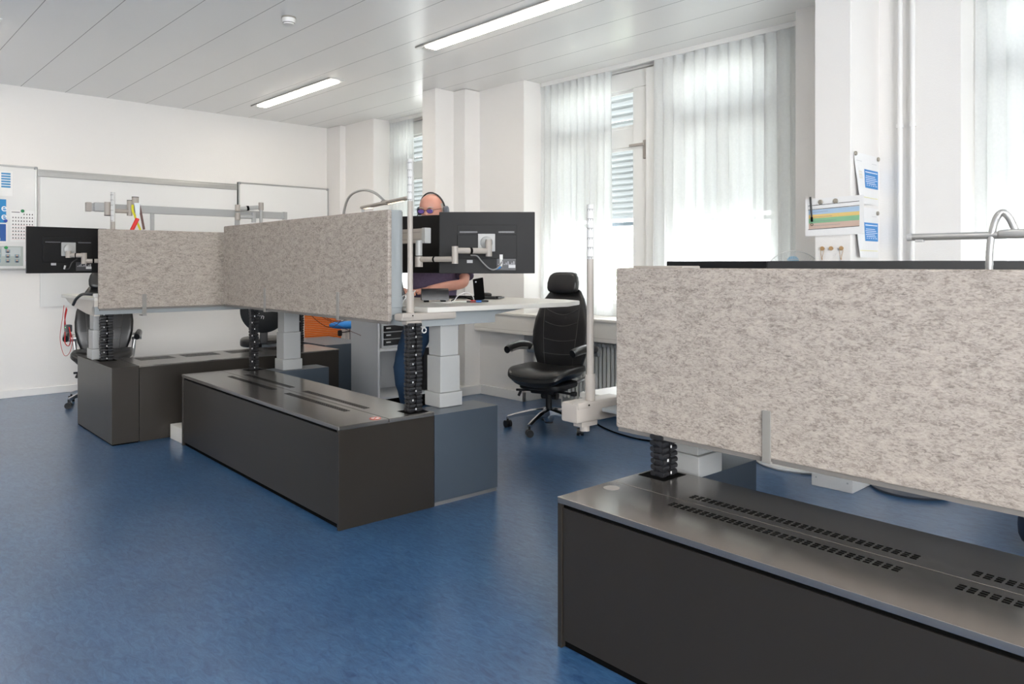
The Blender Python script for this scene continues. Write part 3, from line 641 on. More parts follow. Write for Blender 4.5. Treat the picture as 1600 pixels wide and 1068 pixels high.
column(tDL, .02, .65, H2, .955, .11, .15); column(tDL, 1.72, .72, H2-.02, .955)
# ---------------- felt screens ----------------
def screen(fr, axis, c, u0, u1, z0, z1, clips, label, clipz):
    t = thing('felt_desk_screen', label, 'desk screen', fr, ((c, (u0+u1)/2, z0) if axis == 'X' else ((u0+u1)/2, c, z0)), 'felt privacy screens' if 0 else None)
    T = .028
    if axis == 'X': part('felt_panel', G().box((c, u0, z0), (c+T, u1, z1), .009), 'felt', t)
    else: part('felt_panel', G().box((u0, c, z0), (u1, c+T, z1), .009), 'felt', t)
    g = G()
    if axis == 'X': g.box((c+.006, u0+.01, z0-.014), (c+T-.004, u1-.01, z0+.004))
    else: g.box((u0+.01, c+.006, z0-.014), (u1-.01, c+T-.004, z0+.004))
    part('bottom_rail', g, flat((.16, .15, .14)), t)
    for u in clips:
        g = G(); w_ = .016
        if axis == 'X': g.box((c-.007, u-w_, clipz), (c, u+w_, clipz+.178), .003).box((c-.007, u-w_, clipz), (c+.08, u+w_, clipz+.006))
        else: g.box((u-w_, c-.007, clipz), (u+w_, c, clipz+.178), .003).box((u-w_, c-.007, clipz), (u+w_, c+.08, clipz+.006))
        part('clamp_bracket', g, 'greym' if 0 else flat((.24, .23, .215), .4), t)
    return t
screen(MB, 'X', .45, .26, 2.80, 1.022, 1.665, [.848, 1.968], 'long beige-grey felt screen along the raised middle desk', .999)
screen(FB, 'X', .45, -2.6, .117, .692, 1.3365, [-.552, -1.9], 'largest mottled felt screen nearest the camera at the right', .678)
screen(LB, 'Y', .45, .019, 1.9, .998, 1.632, [.357, 1.45], 'darker felt screen at the left, partly behind the middle screen', .931)
# ---------------- white support post, rail, measuring poles ----------------
t = thing('support_post', 'tall light grey box post at the right end of the middle screen', 'post', MB, (.53, .32, 1.105))
part('post_body', G().box((.483, .29, 1.03), (.565, .36, 1.667), .003).box((.478, .285, 1.10), (.567, .362, 1.165), .002), 'greym', t)
part('post_side_channel', G().box((.565, .33, 1.30), (.595, .40, 1.662), .002), flat((.30, .30, .29)), t)
def pole(fr, x, y, z0, z1, label, clampdir=1, cl=None):
    t = thing('height_gauge_pole', label, 'pole', fr, (x, y, z0))
    part('pole_shaft', G().cyl((x, y, z0+.11), (x, y, z1), .0155, seg=20), 'beige', t)
    part('pole_sleeve', G().cyl((x, y, z0), (x, y, z0+.115), .022, seg=20), 'beige', t)
    g = G().cyl((x, y, z1-.24), (x, y, z1), .0162, seg=20); g.mi = 1
    for k in range(6):
        zz = z1-.02-.042*k
        for a in range(8):
            an = math.radians(180+a*12); c_, s_ = math.cos(an), math.sin(an)
            g.box((x+.0163*c_-.001, y+.0163*s_-.001, zz-.002-(.007 if a % 3 == k % 3 else 0)), (x+.0163*c_+.001, y+.0163*s_+.001, zz+.001))
    part('scale_label', g, [flat((.62, .62, .61)), flat((.22, .22, .22))], t)
    if cl:
        g = G().box(cl[0], cl[1], .012)
        b = part('clamp_body', g, 'beige', t)
        part('clamp_catch', G().box((cl[0][0]+.004, cl[0][1]-.004, cl[1][2]-.026), (cl[0][0]+.085, cl[0][1]+.03, cl[1][2]+.004), .006), 'beige', t, up=b)
        cx = (cl[0][0]+.09); part('clamp_foot', G().cyl((cx, cl[0][1]+.04, cl[0][2]-.045), (cx, cl[0][1]+.04, cl[0][2]), .022).box((cx-.05, cl[0][1]+.01, cl[0][2]-.02), (cx+.05, cl[0][1]+.06, cl[0][2])), 'beige', t, up=b)
        part('clamp_screw', G().cyl((cx-.02, cl[0][1]-.002, cl[1][2]-.012), (cx-.02, cl[0][1]-.006, cl[1][2]-.012), .004), 'black', t, up=b)
    return t
pole(MB, .535, .16, 1.075, 1.95, 'slim grey gauge pole clamped to the corner of the middle desk', cl=((.42, .07, 1.035), (.80, .15, 1.078)))
pole(FB, .575, .37, .752, 1.614, 'slim grey gauge pole standing in front of the leather chair', cl=((.46, .34, .665), (.78, .44, .752)))
pole(LB, .16, .6, 1.09, 1.94, 'slim grey gauge pole rising behind the left felt screen', cl=None)
# front clamp underlay: floor clamp joins the desk corner
part('corner_bracket', G().box((.60, .34, .665), (.80, .56, .716), .006), 'beige', tDF)
# rails
def tubes(g, pts, r, seg=14):
    for a, b in zip(pts, pts[1:]): g.cyl(a, b, r, seg=seg)
    return g
t = thing('monitor_rail', 'ribbed aluminium rail above the middle desk holding monitor arms', 'rail', MB, (.85, .9, 1.105))
part('rail_profile', G().box((.815, .42, 1.485), (.855, 2.4, 1.575), .003), 'beige', t)
part('rail_groove', G().box((.8135, .47, 1.548), (.816, 2.4, 1.556)).box((.8135, .47, 1.504), (.816, 2.4, 1.512)), flat((.30, .28, .26)), t)
part('end_cap', G().box((.812, .415, 1.482), (.858, .455, 1.578), .004), 'greyl', t)
part('rail_support', G().box((.82, .75, 1.105), (.85, .79, 1.49)), 'greym', t); part('rail_support', G().box((.82, 2.2, 1.105), (.85, 2.24, 1.49)), 'greym', t); tRM = t
t = thing('monitor_rail', 'long thin aluminium rail floating above the left felt screen', 'rail', LB, (.9, .76, 1.085))
part('rail_profile', G().box((.03, .75, 1.79), (1.74, .79, 1.855), .003), 'greyl', t)
part('end_cap', G().box((.0, .745, 1.785), (.04, .795, 1.86), .004), 'beige', t); part('end_cap', G().box((1.71, .745, 1.785), (1.745, .795, 1.86), .004), 'greyl', t)
part('rail_support', G().box((1.24, .76, 1.085), (1.28, .785, 1.80), .003), 'greyl', t); part('rail_support', G().box((.5, .76, 1.085), (.53, .785, 1.80), .003), 'greyl', t); tRL = t
# ---------------- monitors ----------------
def monitor(p, deg, w_, h_, label, fr=W, detail=True, group=None):
    """p: centre of the rear face, local -y is the rear"""
    t = thing('monitor', label, 'monitor', fr, p, group, deg); t['_b'] = (0, 0, 0)
    part('housing', G().box((-w_/2, 0, -h_/2), (w_/2, .022, h_/2), .004).box((-w_/2+.02, .01, -h_/2+.02), (w_/2-.02, .023, h_/2-.02)), 'monitor', t)
    part('screen', G().box((-w_/2+.008, .0215, -h_/2+.014), (w_/2-.008, .0245, h_/2-.008)), 'screen', t)
    if detail:
        a = w_*.31
        g = G().box((-a, -.006, h_*.12), (a, .004, h_*.29), .002).box((-a, -.012, -h_*.26), (a, .004, h_*.13), .003)
        g.box((-a+.01, -.010, h_*.20), (-a*.55, -.004, h_*.225)).box((a*.5, -.010, h_*.20), (a-.01, -.004, h_*.225))
        part('rear_cover', g, 'monitor', t)
        part('vent_strip', G().box((-a+.015, -.013, h_*.16), (-w_*.1, -.011, h_*.185)).box((w_*.12, -.013, h_*.16), (a-.015, -.011, h_*.185)), flat((.10, .10, .11), .3), t)
        part('port_panel', G().box((w_*.10, -.004, -h_*.45), (w_*.30, .001, -h_*.23), .002), flat((.05, .05, .055), .4), t)
        g = G(); rnd = random.Random(3)
        for i in range(9): x = w_*.115+i*w_*.02; g.box((x, -.008, -h_*.36), (x+.006, -.003, -h_*.36+.006+.008*(i % 3)))
        part('ports', g, flat((.40, .40, .42)), t)
        part('label', G().box((w_*.225, -.0055, -h_*.41), (w_*.295, -.004, -h_*.36)), flat((.62, .62, .62)), t); part('label', G().box((-w_*.21, -.0055, -h_*.33), (-w_*.15, .0, -h_*.28)), flat((.45, .45, .46)), t)
    return t
def mloc(px): return px
# right monitor of the middle desk: rear centre at room (3.113, 3.595)
c1 = MB.m @ Vector((1.171, .248, 1.488))
m1 = monitor((c1.x, c1.y, 1.488), -43.12, .606, .389, 'black monitor seen from behind on the right of the middle desk')
g = G().tube(spline([(.09, -.02, -.12), (.09, -.03, -.13), (.06, -.05, -.165), (.02, -.06, -.165), (-.03, -.06, -.12), (-.06, -.07, -.085), (-.10, -.06, -.08)]), .0045, 8)
part('video_cable', g, flat((.25, .25, .25)), m1); part('cable_plug', G().cyl((.088, -.018, -.15), (.088, -.018, -.105), .009).box((.08, -.022, -.108), (.10, -.01, -.075)), flat((.7, .7, .68)), m1); part('cable_plug', G().cyl((.055, -.05, -.168), (.085, -.03, -.155), .005), 'blue', m1, 'blue cable plug')
c2 = MB.m @ Vector((.80, .92, 1.49))
c2 = Vector((3.07, 4.403, 1.50))
m2 = monitor((c2.x, c2.y, 1.49), -74, .63, .397, 'black monitor half hidden behind the grey post, left of the other', detail=False)
# arm of right monitor (MB coordinates)
arm = part('monitor_arm', G().cyl((.80, .464, 1.405), (.80, .464, 1.50), .021), 'greyl', tRM, 'jointed silver arm behind the right monitor')
part('elbow_joint', G().cyl((.80, .464, 1.335), (.80, .464, 1.40), .024), 'beige', tRM, up=arm)
part('lower_tube', G().cyl((.80, .464, 1.382), (.88, .197, 1.382), .0165), 'beige', tRM, up=arm)
part('elbow_joint', G().cyl((.88, .197, 1.355), (.88, .197, 1.46), .0195), 'beige', tRM, up=arm)
part('upper_tube', G().cyl((.88, .197, 1.434), (1.085, .15, 1.434), .0175), 'beige', tRM, up=arm)
part('tube_band', G().cyl((.833, .352, 1.382), (.837, .340, 1.382), .018), 'black', tRM, up=arm); part('tube_band', G().cyl((.975, .175, 1.434), (.99, .171, 1.434), .019), 'black', tRM, up=arm)
part('head_joint', G().cyl((1.105, .150, 1.40), (1.105, .150, 1.505), .020).cyl((1.105, .150, 1.48), (1.14, .20, 1.488), .018), 'beige', tRM, up=arm)
g = G().box((-.054, -.006, -.056), (.054, .0, .056), .004).lathe([(.040, .004), (.036, .022), (.02, .03), (.001, .03)], (0, 0, 0), 24, 'y')
for a in (-1, 1):
    for b in (-1, 1): g.cyl((a*.044, -.008, b*.046), (a*.044, -.004, b*.046), .004, seg=8)
g.xf(Matrix.Translation((1.155, .233, 1.488)) @ Matrix.Rotation(math.radians(-41.1), 4, 'Z')); part('mounting_plate', g, 'greyl', tRM, up=arm)
arm = part('monitor_arm', G().cyl((.84, .80, 1.40), (.84, .80, 1.49), .018), 'beige', tRM)
part('arm_tube', G().cyl((.84, .80, 1.42), (1.0, 1.0, 1.46), .016), 'beige', tRM, up=arm)
# left desk monitor
c3 = LB.m @ Vector((-.10, .90, 1.467))
m3 = monitor((c3.x, c3.y, 1.467), 6, .60, .375, 'black monitor seen from behind at the left edge below the whiteboards')
part('video_cable', G().tube(spline([(-.03, -.03, -.15), (-.01, -.05, -.15), (.01, -.06, -.10), (.05, -.06, -.07)]), .005, 8), 'blackpl', m3)
part('cable_plug', G().cyl((-.035, -.02, -.155), (-.028, -.02, -.125), .007), flat((.6, .6, .58)), m3)
arm = part('monitor_arm', G().cyl((.20, .76, 1.36), (.20, .76, 1.79), .018), 'beige', tRL)
g = G().box((-.054, -.006, -.056), (.054, 0, .056), .004).lathe([(.042, .004), (.038, .022), (.02, .03), (.001, .03)], (0, 0, 0), 24, 'y'); g.xf(Matrix.Translation((-.10, .885, 1.475)) @ Matrix.Rotation(math.radians(6), 4, 'Z')); part('mounting_plate', g, 'greyl', tRL, up=arm)
part('head_joint', G().cyl((-.11, .84, 1.405), (-.11, .84, 1.46), .02).cyl((-.11, .86, 1.43), (-.10, .885, 1.46), .02), 'beige', tRL, up=arm)
part('upper_tube', G().cyl((-.11, .84, 1.425), (-.01, .80, 1.425), .017), 'beige', tRL, up=arm)
part('elbow_joint', G().cyl((-.005, .80, 1.355), (-.005, .80, 1.445), .021), 'beige', tRL, up=arm)
part('lower_tube', G().cyl((-.005, .80, 1.38), (.20, .76, 1.38), .017), 'beige', tRL, up=arm); part('tube_band', G().cyl((-.065, .822, 1.425), (-.058, .819, 1.425), .019), 'black', tRL, up=arm); part('tube_band', G().cyl((.055, .789, 1.38), (.068, .786, 1.38), .019), 'black', tRL, up=arm)
# spare arm on the left rail
arm = part('monitor_arm', G().box((.05, .70, 1.785), (.13, .76, 1.86), .01), 'greyl', tRL)
part('elbow_joint', G().cyl((.145, .70, 1.755), (.145, .70, 1.865), .024), 'beige', tRL, up=arm); part('arm_tube', G().cyl((.145, .70, 1.795), (.31, .70, 1.795), .017), 'beige', tRL, up=arm)
part('elbow_joint', G().cyl((.315, .70, 1.76), (.315, .70, 1.885), .021).cyl((.355, .69, 1.83), (.355, .69, 1.915), .027), 'beige', tRL, up=arm)
for q, z_, r_ in (((.145, .70), 1.752, .0245), ((.355, .69), 1.914, .0275), ((.315, .70), 1.885, .0215)): part('joint_cap', G().cyl((*q, z_), (*q, z_+.005), r_), 'black', tRL, up=arm)
arm = part('monitor_arm', G().cyl((1.45, .68, 1.60), (1.45, .68, 1.86), .016), 'greyl', tRL)
part('elbow_joint', G().cyl((1.235, .70, 1.84), (1.235, .70, 1.90), .024), 'beige', tRL, up=arm); part('elbow_joint', G().cyl((1.235, .70, 1.76), (1.235, .70, 1.825), .024), 'beige', tRL, up=arm); part('elbow_joint', G().cyl((1.45, .68, 1.86), (1.45, .68, 1.93), .023), 'beige', tRL, up=arm)
part('arm_tube', G().cyl((1.235, .70, 1.86), (1.42, .68, 1.885), .020), 'greyl', tRL, up=arm); part('arm_tube', G().cyl((1.25, .68, 1.79), (1.37, .66, 1.79), .018).cyl((1.37, .66, 1.74), (1.37, .66, 1.83), .02), 'greyl', tRL, up=arm)
part('tube_band', G().cyl((1.315, .692, 1.871), (1.335, .69, 1.874), .0225), 'black', tRL, up=arm)
# lanyard and red torch hanging from the spare arm
t = thing('hanging_lanyard', 'yellow and brown strap with a white badge hanging from the spare arm', 'lanyard', LB, (.35, .66, 1.64))
part('yellow_strap', G().tube(spline([(.325, .655, 1.85), (.325, .65, 1.80), (.34, .65, 1.76), (.36, .65, 1.70), (.385, .65, 1.64)]), .009, 8, .3), flat((.62, .58, .02)), t)
part('brown_strap', G().tube([(.375, .66, 1.86), (.395, .66, 1.76), (.415, .66, 1.645)], .010, 8, .3), flat((.13, .07, .06)), t)
part('badge', G().prism_y([(.335, 1.865), (.38, 1.868), (.378, 1.78), (.362, 1.74), (.352, 1.74)], .644, .650), flat((.72, .78, .80)), t)
t = thing('torch', 'small red torch hanging on the strap above the left screen', 'torch', LB, (.33, .645, 1.63))
part('torch_body', G().tube([(.312, .64, 1.63), (.355, .64, 1.725)], .016, 14), 'red', t); part('torch_cap', G().tube([(.355, .64, 1.725), (.359, .64, 1.735)], .0165, 14), 'red', t)
# front desk monitors
def mon_at(px, py, deg, w_, h_, zt, label):
    t = monitor((px, py, zt-h_/2), deg, w_, h_, label); zb = .745-(zt-h_/2)
    s_ = part('monitor_stand', G().box((-.04, -.06, zb+.01), (.04, -.03, .05), .008).box((-.045, -.05, -.05), (.045, .002, .05), .006), 'blackpl', t)
    part('stand_foot', G().box((-.13, -.14, zb), (.13, .08, zb+.014), .006), 'blackpl', t, up=s_); return t
a = FB.m @ Vector((1.28, .17, 0)); mon_at(a.x, a.y, -43.12-41, .58, .36, 1.366, 'black monitor showing only its top edge left above the nearest screen')
a = FB.m @ Vector((1.373, -.59, 0)); mon_at(a.x, a.y, -59.5, .985, .42, 1.3655, 'very wide black monitor showing only its top edge above the nearest screen')
solo('document_tray', G().box((.50, -.17, 1.325), (.62, .07, 1.345), .004), 'beige', 'narrow beige bar resting behind the left part of the nearest screen top', 'bar', FB)
t = bpy.data.objects[-1] if 0 else None
# ---------------- desk lamps ----------------
t = thing('desk_lamp', 'linear lamp on a curved gooseneck behind the middle screen', 'lamp', MB, (.75, 1.36, 1.105))
part('lamp_base', G().lathe([(.06, 1.105), (.06, 1.12), (.02, 1.135), (.015, 1.15)], (.75, 1.36, 0)), 'greyl', t)
part('gooseneck', G().tube(spline([(.75, 1.36, 1.14), (.75, 1.355, 1.5), (.75, 1.33, 1.70), (.75, 1.25, 1.82), (.75, 1.08, 1.855), (.75, .91, 1.825), (.75, .77, 1.755)]), .009, 10), 'alu', t)
h = part('lamp_head', G().tube([(.75, 1.06, 1.735), (.75, .50, 1.765)], .012, 12, 2.0).sup(.05, .07, .03, (.75, .77, 1.752)), 'beige', t)
part('lamp_strip', G().box((.738, .95, 1.725), (.762, 1.04, 1.729)), 'lampsm', t, up=h)
part('lamp_strip', G().tube([(.75, .74, 1.742), (.75, .56, 1.752)], .006, 8), 'lampsm', t, up=h)
part('lamp_end_drop', G().cyl((.75, 1.06, 1.66), (.75, 1.06, 1.735), .010), 'greyl', t)
t = thing('desk_lamp', 'silver linear lamp on a ribbed gooseneck above the nearest screen', 'lamp', FB, (.75, -1.13, .745))
part('lamp_base', G().lathe([(.07, .745), (.07, .76), (.02, .78), (.016, .80)], (.75, -1.13, 0)), 'greyl', t)
pts = spline([(.75, -1.13, .79), (.75, -1.128, 1.10), (.75, -1.128, 1.34), (.75, -1.135, 1.44), (.75, -1.148, 1.492), (.75, -1.165, 1.508), (.752, -1.182, 1.49), (.755, -1.197, 1.452)], 14)
part('gooseneck', G().tube(pts, [.0105+.0008*(i % 2) for i in range(len(pts))], 12), 'alu', t)
h = part('lamp_head', G().tube([(.75, -.895, 1.440), (.75, -1.55, 1.440)], .0115, 14).sup(.045, .10, .028, (.755, -1.20, 1.443)), 'alu', t)
part('end_switch', G().cyl((.75, -.890, 1.440), (.75, -.905, 1.440), .0122).box((.742, -.94, 1.424), (.758, -.915, 1.432), .002), flat((.4, .4, .4)), t, up=h)
# ---------------- things on the middle desk ----------------
Z = 1.105
t = thing('desk_phone', 'black rounded speaker phone near the corner of the middle desk', 'phone', MB, (1.03, .56, Z))
m = Matrix.Translation((1.03, .62, Z)) @ Matrix.Rotation(math.radians(-30), 4, 'Z')
g = G(); prof = [(-.055, .012), (-.052, .05), (-.036, .078), (-.01, .088), (.02, .084), (.045, .06), (.058, .012)]
g.rings([[(x, u, v) for u, v in prof] for x in (-.088, -.08, .08, .088)]); g.xf(m @ Matrix.Rotation(0, 4, 'Z')); part('phone_body', g, 'blackpl', t)
g = G().box((-.07, -.04, 0), (-.04, .03, .015)).box((.04, -.04, 0), (.07, .03, .015)); g.xf(m); part('phone_foot', g, 'black', t)
t = thing('smartphone_stand', 'black smartphone leaning upright in a stand on the middle desk', 'smartphone', MB, (1.25, .42, Z))
m = Matrix.Translation((1.25, .42, Z)) @ Matrix.Rotation(math.radians(-20), 4, 'Z')
g = G().box((-.045, -.05, 0), (.045, .05, .012), .004); g.xf(m); part('stand_base', g, 'blackpl', t)
g = G().box((-.036, -.005, 0), (.036, .005, .152), .005); g.xf(m @ Matrix.Translation((0, .0, .010)) @ Matrix.Rotation(math.radians(-10), 4, 'Y') @ Matrix.Rotation(math.radians(14), 4, 'X')); part('smartphone', g, 'black', t)
g = G().cyl((-.018, -.0058, .132), (-.018, -.0048, .132), .005); g.xf(m @ Matrix.Translation((0, 0, .010)) @ Matrix.Rotation(math.radians(-10), 4, 'Y') @ Matrix.Rotation(math.radians(14), 4, 'X')); part('camera_lens', g, flat((.5, .52, .55)), t)
t = thing('keyboard', 'flat black keyboard lying behind the smartphone on the middle desk', 'keyboard', MB, (1.52, .82, Z)); m = Matrix.Translation((1.50, .80, Z)) @ Matrix.Rotation(math.radians(-60), 4, 'Z')
g = G().box((-.21, -.065, .004), (.21, .065, .016), .003); g.xf(m); part('keyboard_body', g, 'blackpl', t)
g = G(); [g.box((-.2+.0267*i, -.055+.022*j, .016), (-.2+.0267*i+.022, -.055+.022*j+.018, .019)) for i in range(15) for j in range(5)]; g.xf(m); part('keys', g, 'black', t)
g = G().box((.10, -.075, .002), (.19, -.05, .02), .004); g.xf(m); part('wrist_bar', g, 'blackpl', t)
t = thing('computer_mouse', 'black mouse at the right end of the keyboard', 'mouse', MB, (1.70, .82, Z)); part('mouse_shell', G().sup(.06, .10, .035, (1.72, .93, Z+.0175), .7, .8), 'blackpl', t)
for k, (x, y, c, l) in enumerate(((1.14, .38, (.65, .03, .02), 'red-capped marker beside the smartphone stand'), (1.17, .36, (.02, .12, .4), 'blue-capped marker beside the smartphone stand'), (1.08, .40, (.55, .55, .5), 'white marker beside the smartphone stand'))):
    t = thing('marker', l, 'pen', MB, (x, y, Z)); part('barrel', G().cyl((x-.05, y+.03, Z+.007), (x, y, Z+.007), .006), 'blackpl' if k < 2 else flat(c), t); part('cap', G().cyl((x, y, Z+.007), (x+.03, y-.018, Z+.007), .0075), flat(c, .4), t)
solo('paper_sheet', G().box((.98, .42, Z), (1.19, .60, Z+.002)), 'paper', 'white paper lying under the cables beside the speaker phone', 'paper', MB, smooth=False)
solo('cable', G().tube(spline([(1.10, .50, Z+.01), (1.12, .47, Z+.05), (1.16, .44, Z+.062), (1.19, .42, Z+.04), (1.20, .41, Z+.006), (1.24, .40, Z+.005)]), .0035, 8), flat((.6, .6, .6)), 'white cable looping up beside the speaker phone', 'cable', MB)
solo('cable', G().tube(spline([(1.12, .56, Z+.005), (1.16, .50, Z+.035), (1.20, .47, Z+.02), (1.26, .46, Z+.005), (1.36, .52, Z+.005)]), .004, 8), 'black', 'black cable tangled between speaker phone and keyboard', 'cable', MB)
solo('cable', G().tube(spline([(.66, .44, Z+.005), (.70, .46, Z+.04), (.745, .42, Z+.085), (.72, .52, Z+.05), (.69, .58, Z+.006)]), .003, 8), flat((.65, .65, .65)), 'thin white cable behind the gauge pole on the middle desk', 'cable', MB)
t = thing('small_speaker', 'dark tilted box with a white edge behind the grey post', 'speaker', MB, (.93, .90, Z)); g = G().box((-.05, -.03, 0), (.05, .03, .15), .01); g.xf(Matrix.Translation((.93, .90, Z)) @ Matrix.Rotation(math.radians(-35), 4, 'Z') @ Matrix.Rotation(math.radians(-12), 4, 'Y')); part('speaker_body', g, 'blackpl', t)
g = G().cyl((.50, .30, .995), (.50, .30, 1.0), .0); 
t = thing('cable_hook', 'small white hook hanging under the near corner of the middle desk', 'hook', MB, (.58, .12, .955)); part('hook_ring', G().tube([(.60+.014*math.cos(a*.55), .115, .975+.014*math.sin(a*.55)) for a in range(12)], .004, 8), flat((.65, .66, .66)), t); part('hook_body', G().box((.52, .10, .985), (.60, .13, 1.0), .003).tube([(.60, .115, .985), (.60, .115, .998)], .004, 8), 'greyl', t)
# ---------------- things around the left desk ----------------
Z = 1.085
t = thing('cable_sleeve', 'thick black cable drooping over the edge of the left desk', 'cable', LB, (-.02, .78, .98))
part('sleeve', G().tube(spline([(.06, .62, Z+.02), (.0, .66, Z+.025), (-.03, .76, Z+.02), (-.045, .88, Z-.02), (-.05, .96, Z-.07)]), .012, 10), 'blackpl', t)
part('connector', G().box((.02, .60, Z), (.09, .64, Z+.03), .004), flat((.6, .6, .6)), t)
solo('cable', G().tube(spline([(-.05, 1.18, .97), (-.06, 1.22, .85), (-.05, 1.25, .75), (-.06, 1.20, .68), (-.05, 1.12, .66), (-.05, 1.05, .72), (-.055, 1.08, .82), (-.05, 1.20, .80), (-.05, 1.26, .90), (-.05, 1.2, .98)]), .004, 8), flat((.5, .02, .02)), 'bundle of red cable hanging below the tip of the left desk', 'cable', LB)
solo('cable', G().tube(spline([(-.06, 1.24, 1.0), (-.06, 1.29, .9), (-.07, 1.34, .72), (-.06, 1.30, .60), (-.06, 1.18, .57), (-.06, 1.02, .62), (-.05, .98, .72), (-.05, 1.05, .78)]), .0022, 8), flat((.5, .02, .02)), 'thin red wire making the widest loop below the left desk', 'cable', LB)
t = thing('power_adapter', 'small black adapter tangled in the red cables', 'adapter', LB, (-.05, 1.12, .78)); part('adapter_body', G().box((-.075, 1.08, .78), (-.03, 1.16, .84), .006), 'blackpl', t); part('status_light', G().box((-.0765, 1.11, .815), (-.074, 1.12, .82)), mat('green_led', (.02, .5, .2), .4, emit=(.1, 1, .4), es=2, var=(5, .1)), t)
# ---------------- floor items ----------------
def wbox(a, b): return a
solo('floor_cable_box', G().box((2.074, 5.835, 0), (2.45, 6.105, .112), .004), 'duct', 'beige floor box between the left bench and the middle bench', 'box')
t = thing('floor_power_box', 'white floor box under the nearest desk beside the round base', 'box', W, (4.7, 2.0, 0))
part('box_body', G().box((4.505, 1.875, 0), (4.95, 2.125, .085), .004), 'trimw', t)
part('box_dimple', G().box((4.503, 2.09, .05), (4.506, 2.10, .06)).box((4.503, 1.90, .05), (4.506, 1.91, .06)), flat((.5, .5, .5)), t)
solo('floor_disc', G().lathe([(.30, 0), (.31, .012), (.305, .026), (.29, .03), (.001, .032)], (4.96, 2.41, 0), 40), 'trimw', 'white round disc on the floor left of the white floor box', 'base')
solo('floor_fan_base', G().lathe([(.22, 0), (.228, .015), (.21, .035), (.06, .05), (.001, .055)], (4.86, 1.67, 0), 36), flat((.09, .10, .12), .4), 'dark grey round base on the floor right of the white floor box', 'base')
solo('floor_cable', G().tube(spline([(5.0, 4.3, .006), (4.853, 4.116, .006), (4.74, 3.86, .006), (4.691, 3.63, .006), (4.706, 3.471, .006), (4.75, 3.2, .006), (4.95, 2.9, .006)]), .006, 8), 'black', 'black cord curving across the blue floor below the nearest felt screen', 'cable')
t = thing('duffel_bag', 'dark navy bag peeking in at the right edge on the floor', 'bag', W, (4.42, .80, 0)); part('bag_body', G().sup(.55, .36, .22, (4.40, .82, .11), .6, .7), flat((.01, .025, .06), .8), t); part('bag_handle', G().tube(spline([(4.28, .82, .2), (4.3, .82, .27), (4.5, .82, .27), (4.52, .82, .2)]), .012, 8), 'black', t)
# fan
t = thing('pedestal_fan', 'pedestal fan whose wire guard rises above the wide black monitor', 'fan', W, (4.95, 2.46, 0)); t['_b'] = (0, 0, 0); t.rotation_euler.z = math.radians(-50)
g = G(); R_ = .205; c = Vector((0, 0, 1.238))
for rr, yy in ((R_, 0), (R_*.72, -.035), (R_*.4, -.05)): g.tube([(rr*math.cos(a*math.pi/24), yy, 1.238+rr*math.sin(a*math.pi/24)) for a in range(49)], .0035 if rr == R_ else .0015, 6)
for k in range(72):
    a = k*math.pi/36; g.tube([(.05*math.cos(a), -.055, 1.238+.05*math.sin(a)), (R_*.6*math.cos(a), -.045, 1.238+R_*.6*math.sin(a)), (R_*.93*math.cos(a), -.02, 1.238+R_*.93*math.sin(a)), (R_*math.cos(a), 0, 1.238+R_*math.sin(a))], .0009, 4)
part('wire_guard', g, flat((.6, .6, .6)), t)
for k in range(5):
    g = G(); a = k*2*math.pi/5; g.sup(.10, .008, .13, (0, 0, .105), .7, .8, 14, 8); g.xf(Matrix.Translation((0, .02, 1.238)) @ Matrix.Rotation(a, 4, 'Y') @ Matrix.Rotation(.35, 4, 'Z')); part('fan_blade', g, flat((.30, .50, .66)), t)
part('motor', G().cyl((0, 0, 1.238), (0, .14, 1.238), .05, .04), 'trimw', t); part('stand_pole', G().cyl((0, .09, .03), (0, .09, 1.22), .014), 'trimw', t); part('stand_base', G().lathe([(.19, 0), (.19, .015), (.03, .04), (.001, .04)], (0, .09, 0)), 'trimw', t)
# ---------------- shelf unit, orange cabinet, stool ----------------
t = thing('shelf_unit', 'grey open shelf standing behind the person under the middle desk', 'shelf', W, (4.25, 6.2, 0))
SX0, SX1, SY0, SY1, SZ = 3.80, 4.72, 5.84, 6.30, .98
part('side_panel', G().box((SX0, SY0, 0), (SX0+.02, SY1, SZ), .001), 'shelf', t); part('side_panel', G().box((SX1-.02, SY0, 0), (SX1, SY1, SZ), .001), 'shelf', t)
part('back_panel', G().box((SX0+.02, SY1-.012, .06), (SX1-.02, SY1, SZ)), 'shelf', t)
for z_, n in ((.115, 'shelf_board'), (.555, 'shelf_board'), (SZ-.022, 'shelf_board')): part(n, G().box((SX0+.02, SY0+.004, z_), (SX1-.02, SY1-.012, z_+.022), .001), 'shelf', t)
part('plinth', G().box((SX0+.02, SY0+.03, 0), (SX1-.02, SY0+.045, .115)), 'black', t)
t = thing('drawer_box', 'small grey box with dark drawers on the shelf left of the jeans', 'drawers', W, (4.02, 6.02, .578))
part('drawer_case', G().box((3.88, 5.90, .578), (4.18, 6.2, .80), .004), 'shelf', t)
for k in range(3): d_ = part('drawer', G().box((3.90, 5.885, .60+.065*k), (4.165, 5.905, .655+.065*k), .003), 'blackpl', t); part('drawer_label', G().box((3.92, 5.883, .625+.065*k), (3.97, 5.886, .637+.065*k)), flat((.7, .7, .7)), t, up=d_)
solo('waste_bin', G().box((4.36, 5.90, .137), (4.60, 6.15, .54), .01), 'blackpl', 'black box standing in the lower shelf right of the jeans', 'bin')
t = thing('tambour_cabinet', 'orange ribbed cabinet at the wall glimpsed under the middle screen', 'cabinet', W, (4.9, 8.8, 0))
part('cabinet_body', G().box((4.50, 8.64, 0), (5.09, YL-.025, .86), .002), 'trimw', t)
g = G(); z_ = .06
while z_ < .82: g.box((4.545, 8.628, z_), (5.06, 8.642, z_+.019), .004, 1); z_ += .0225
part('tambour_door', g, 'orange', t)
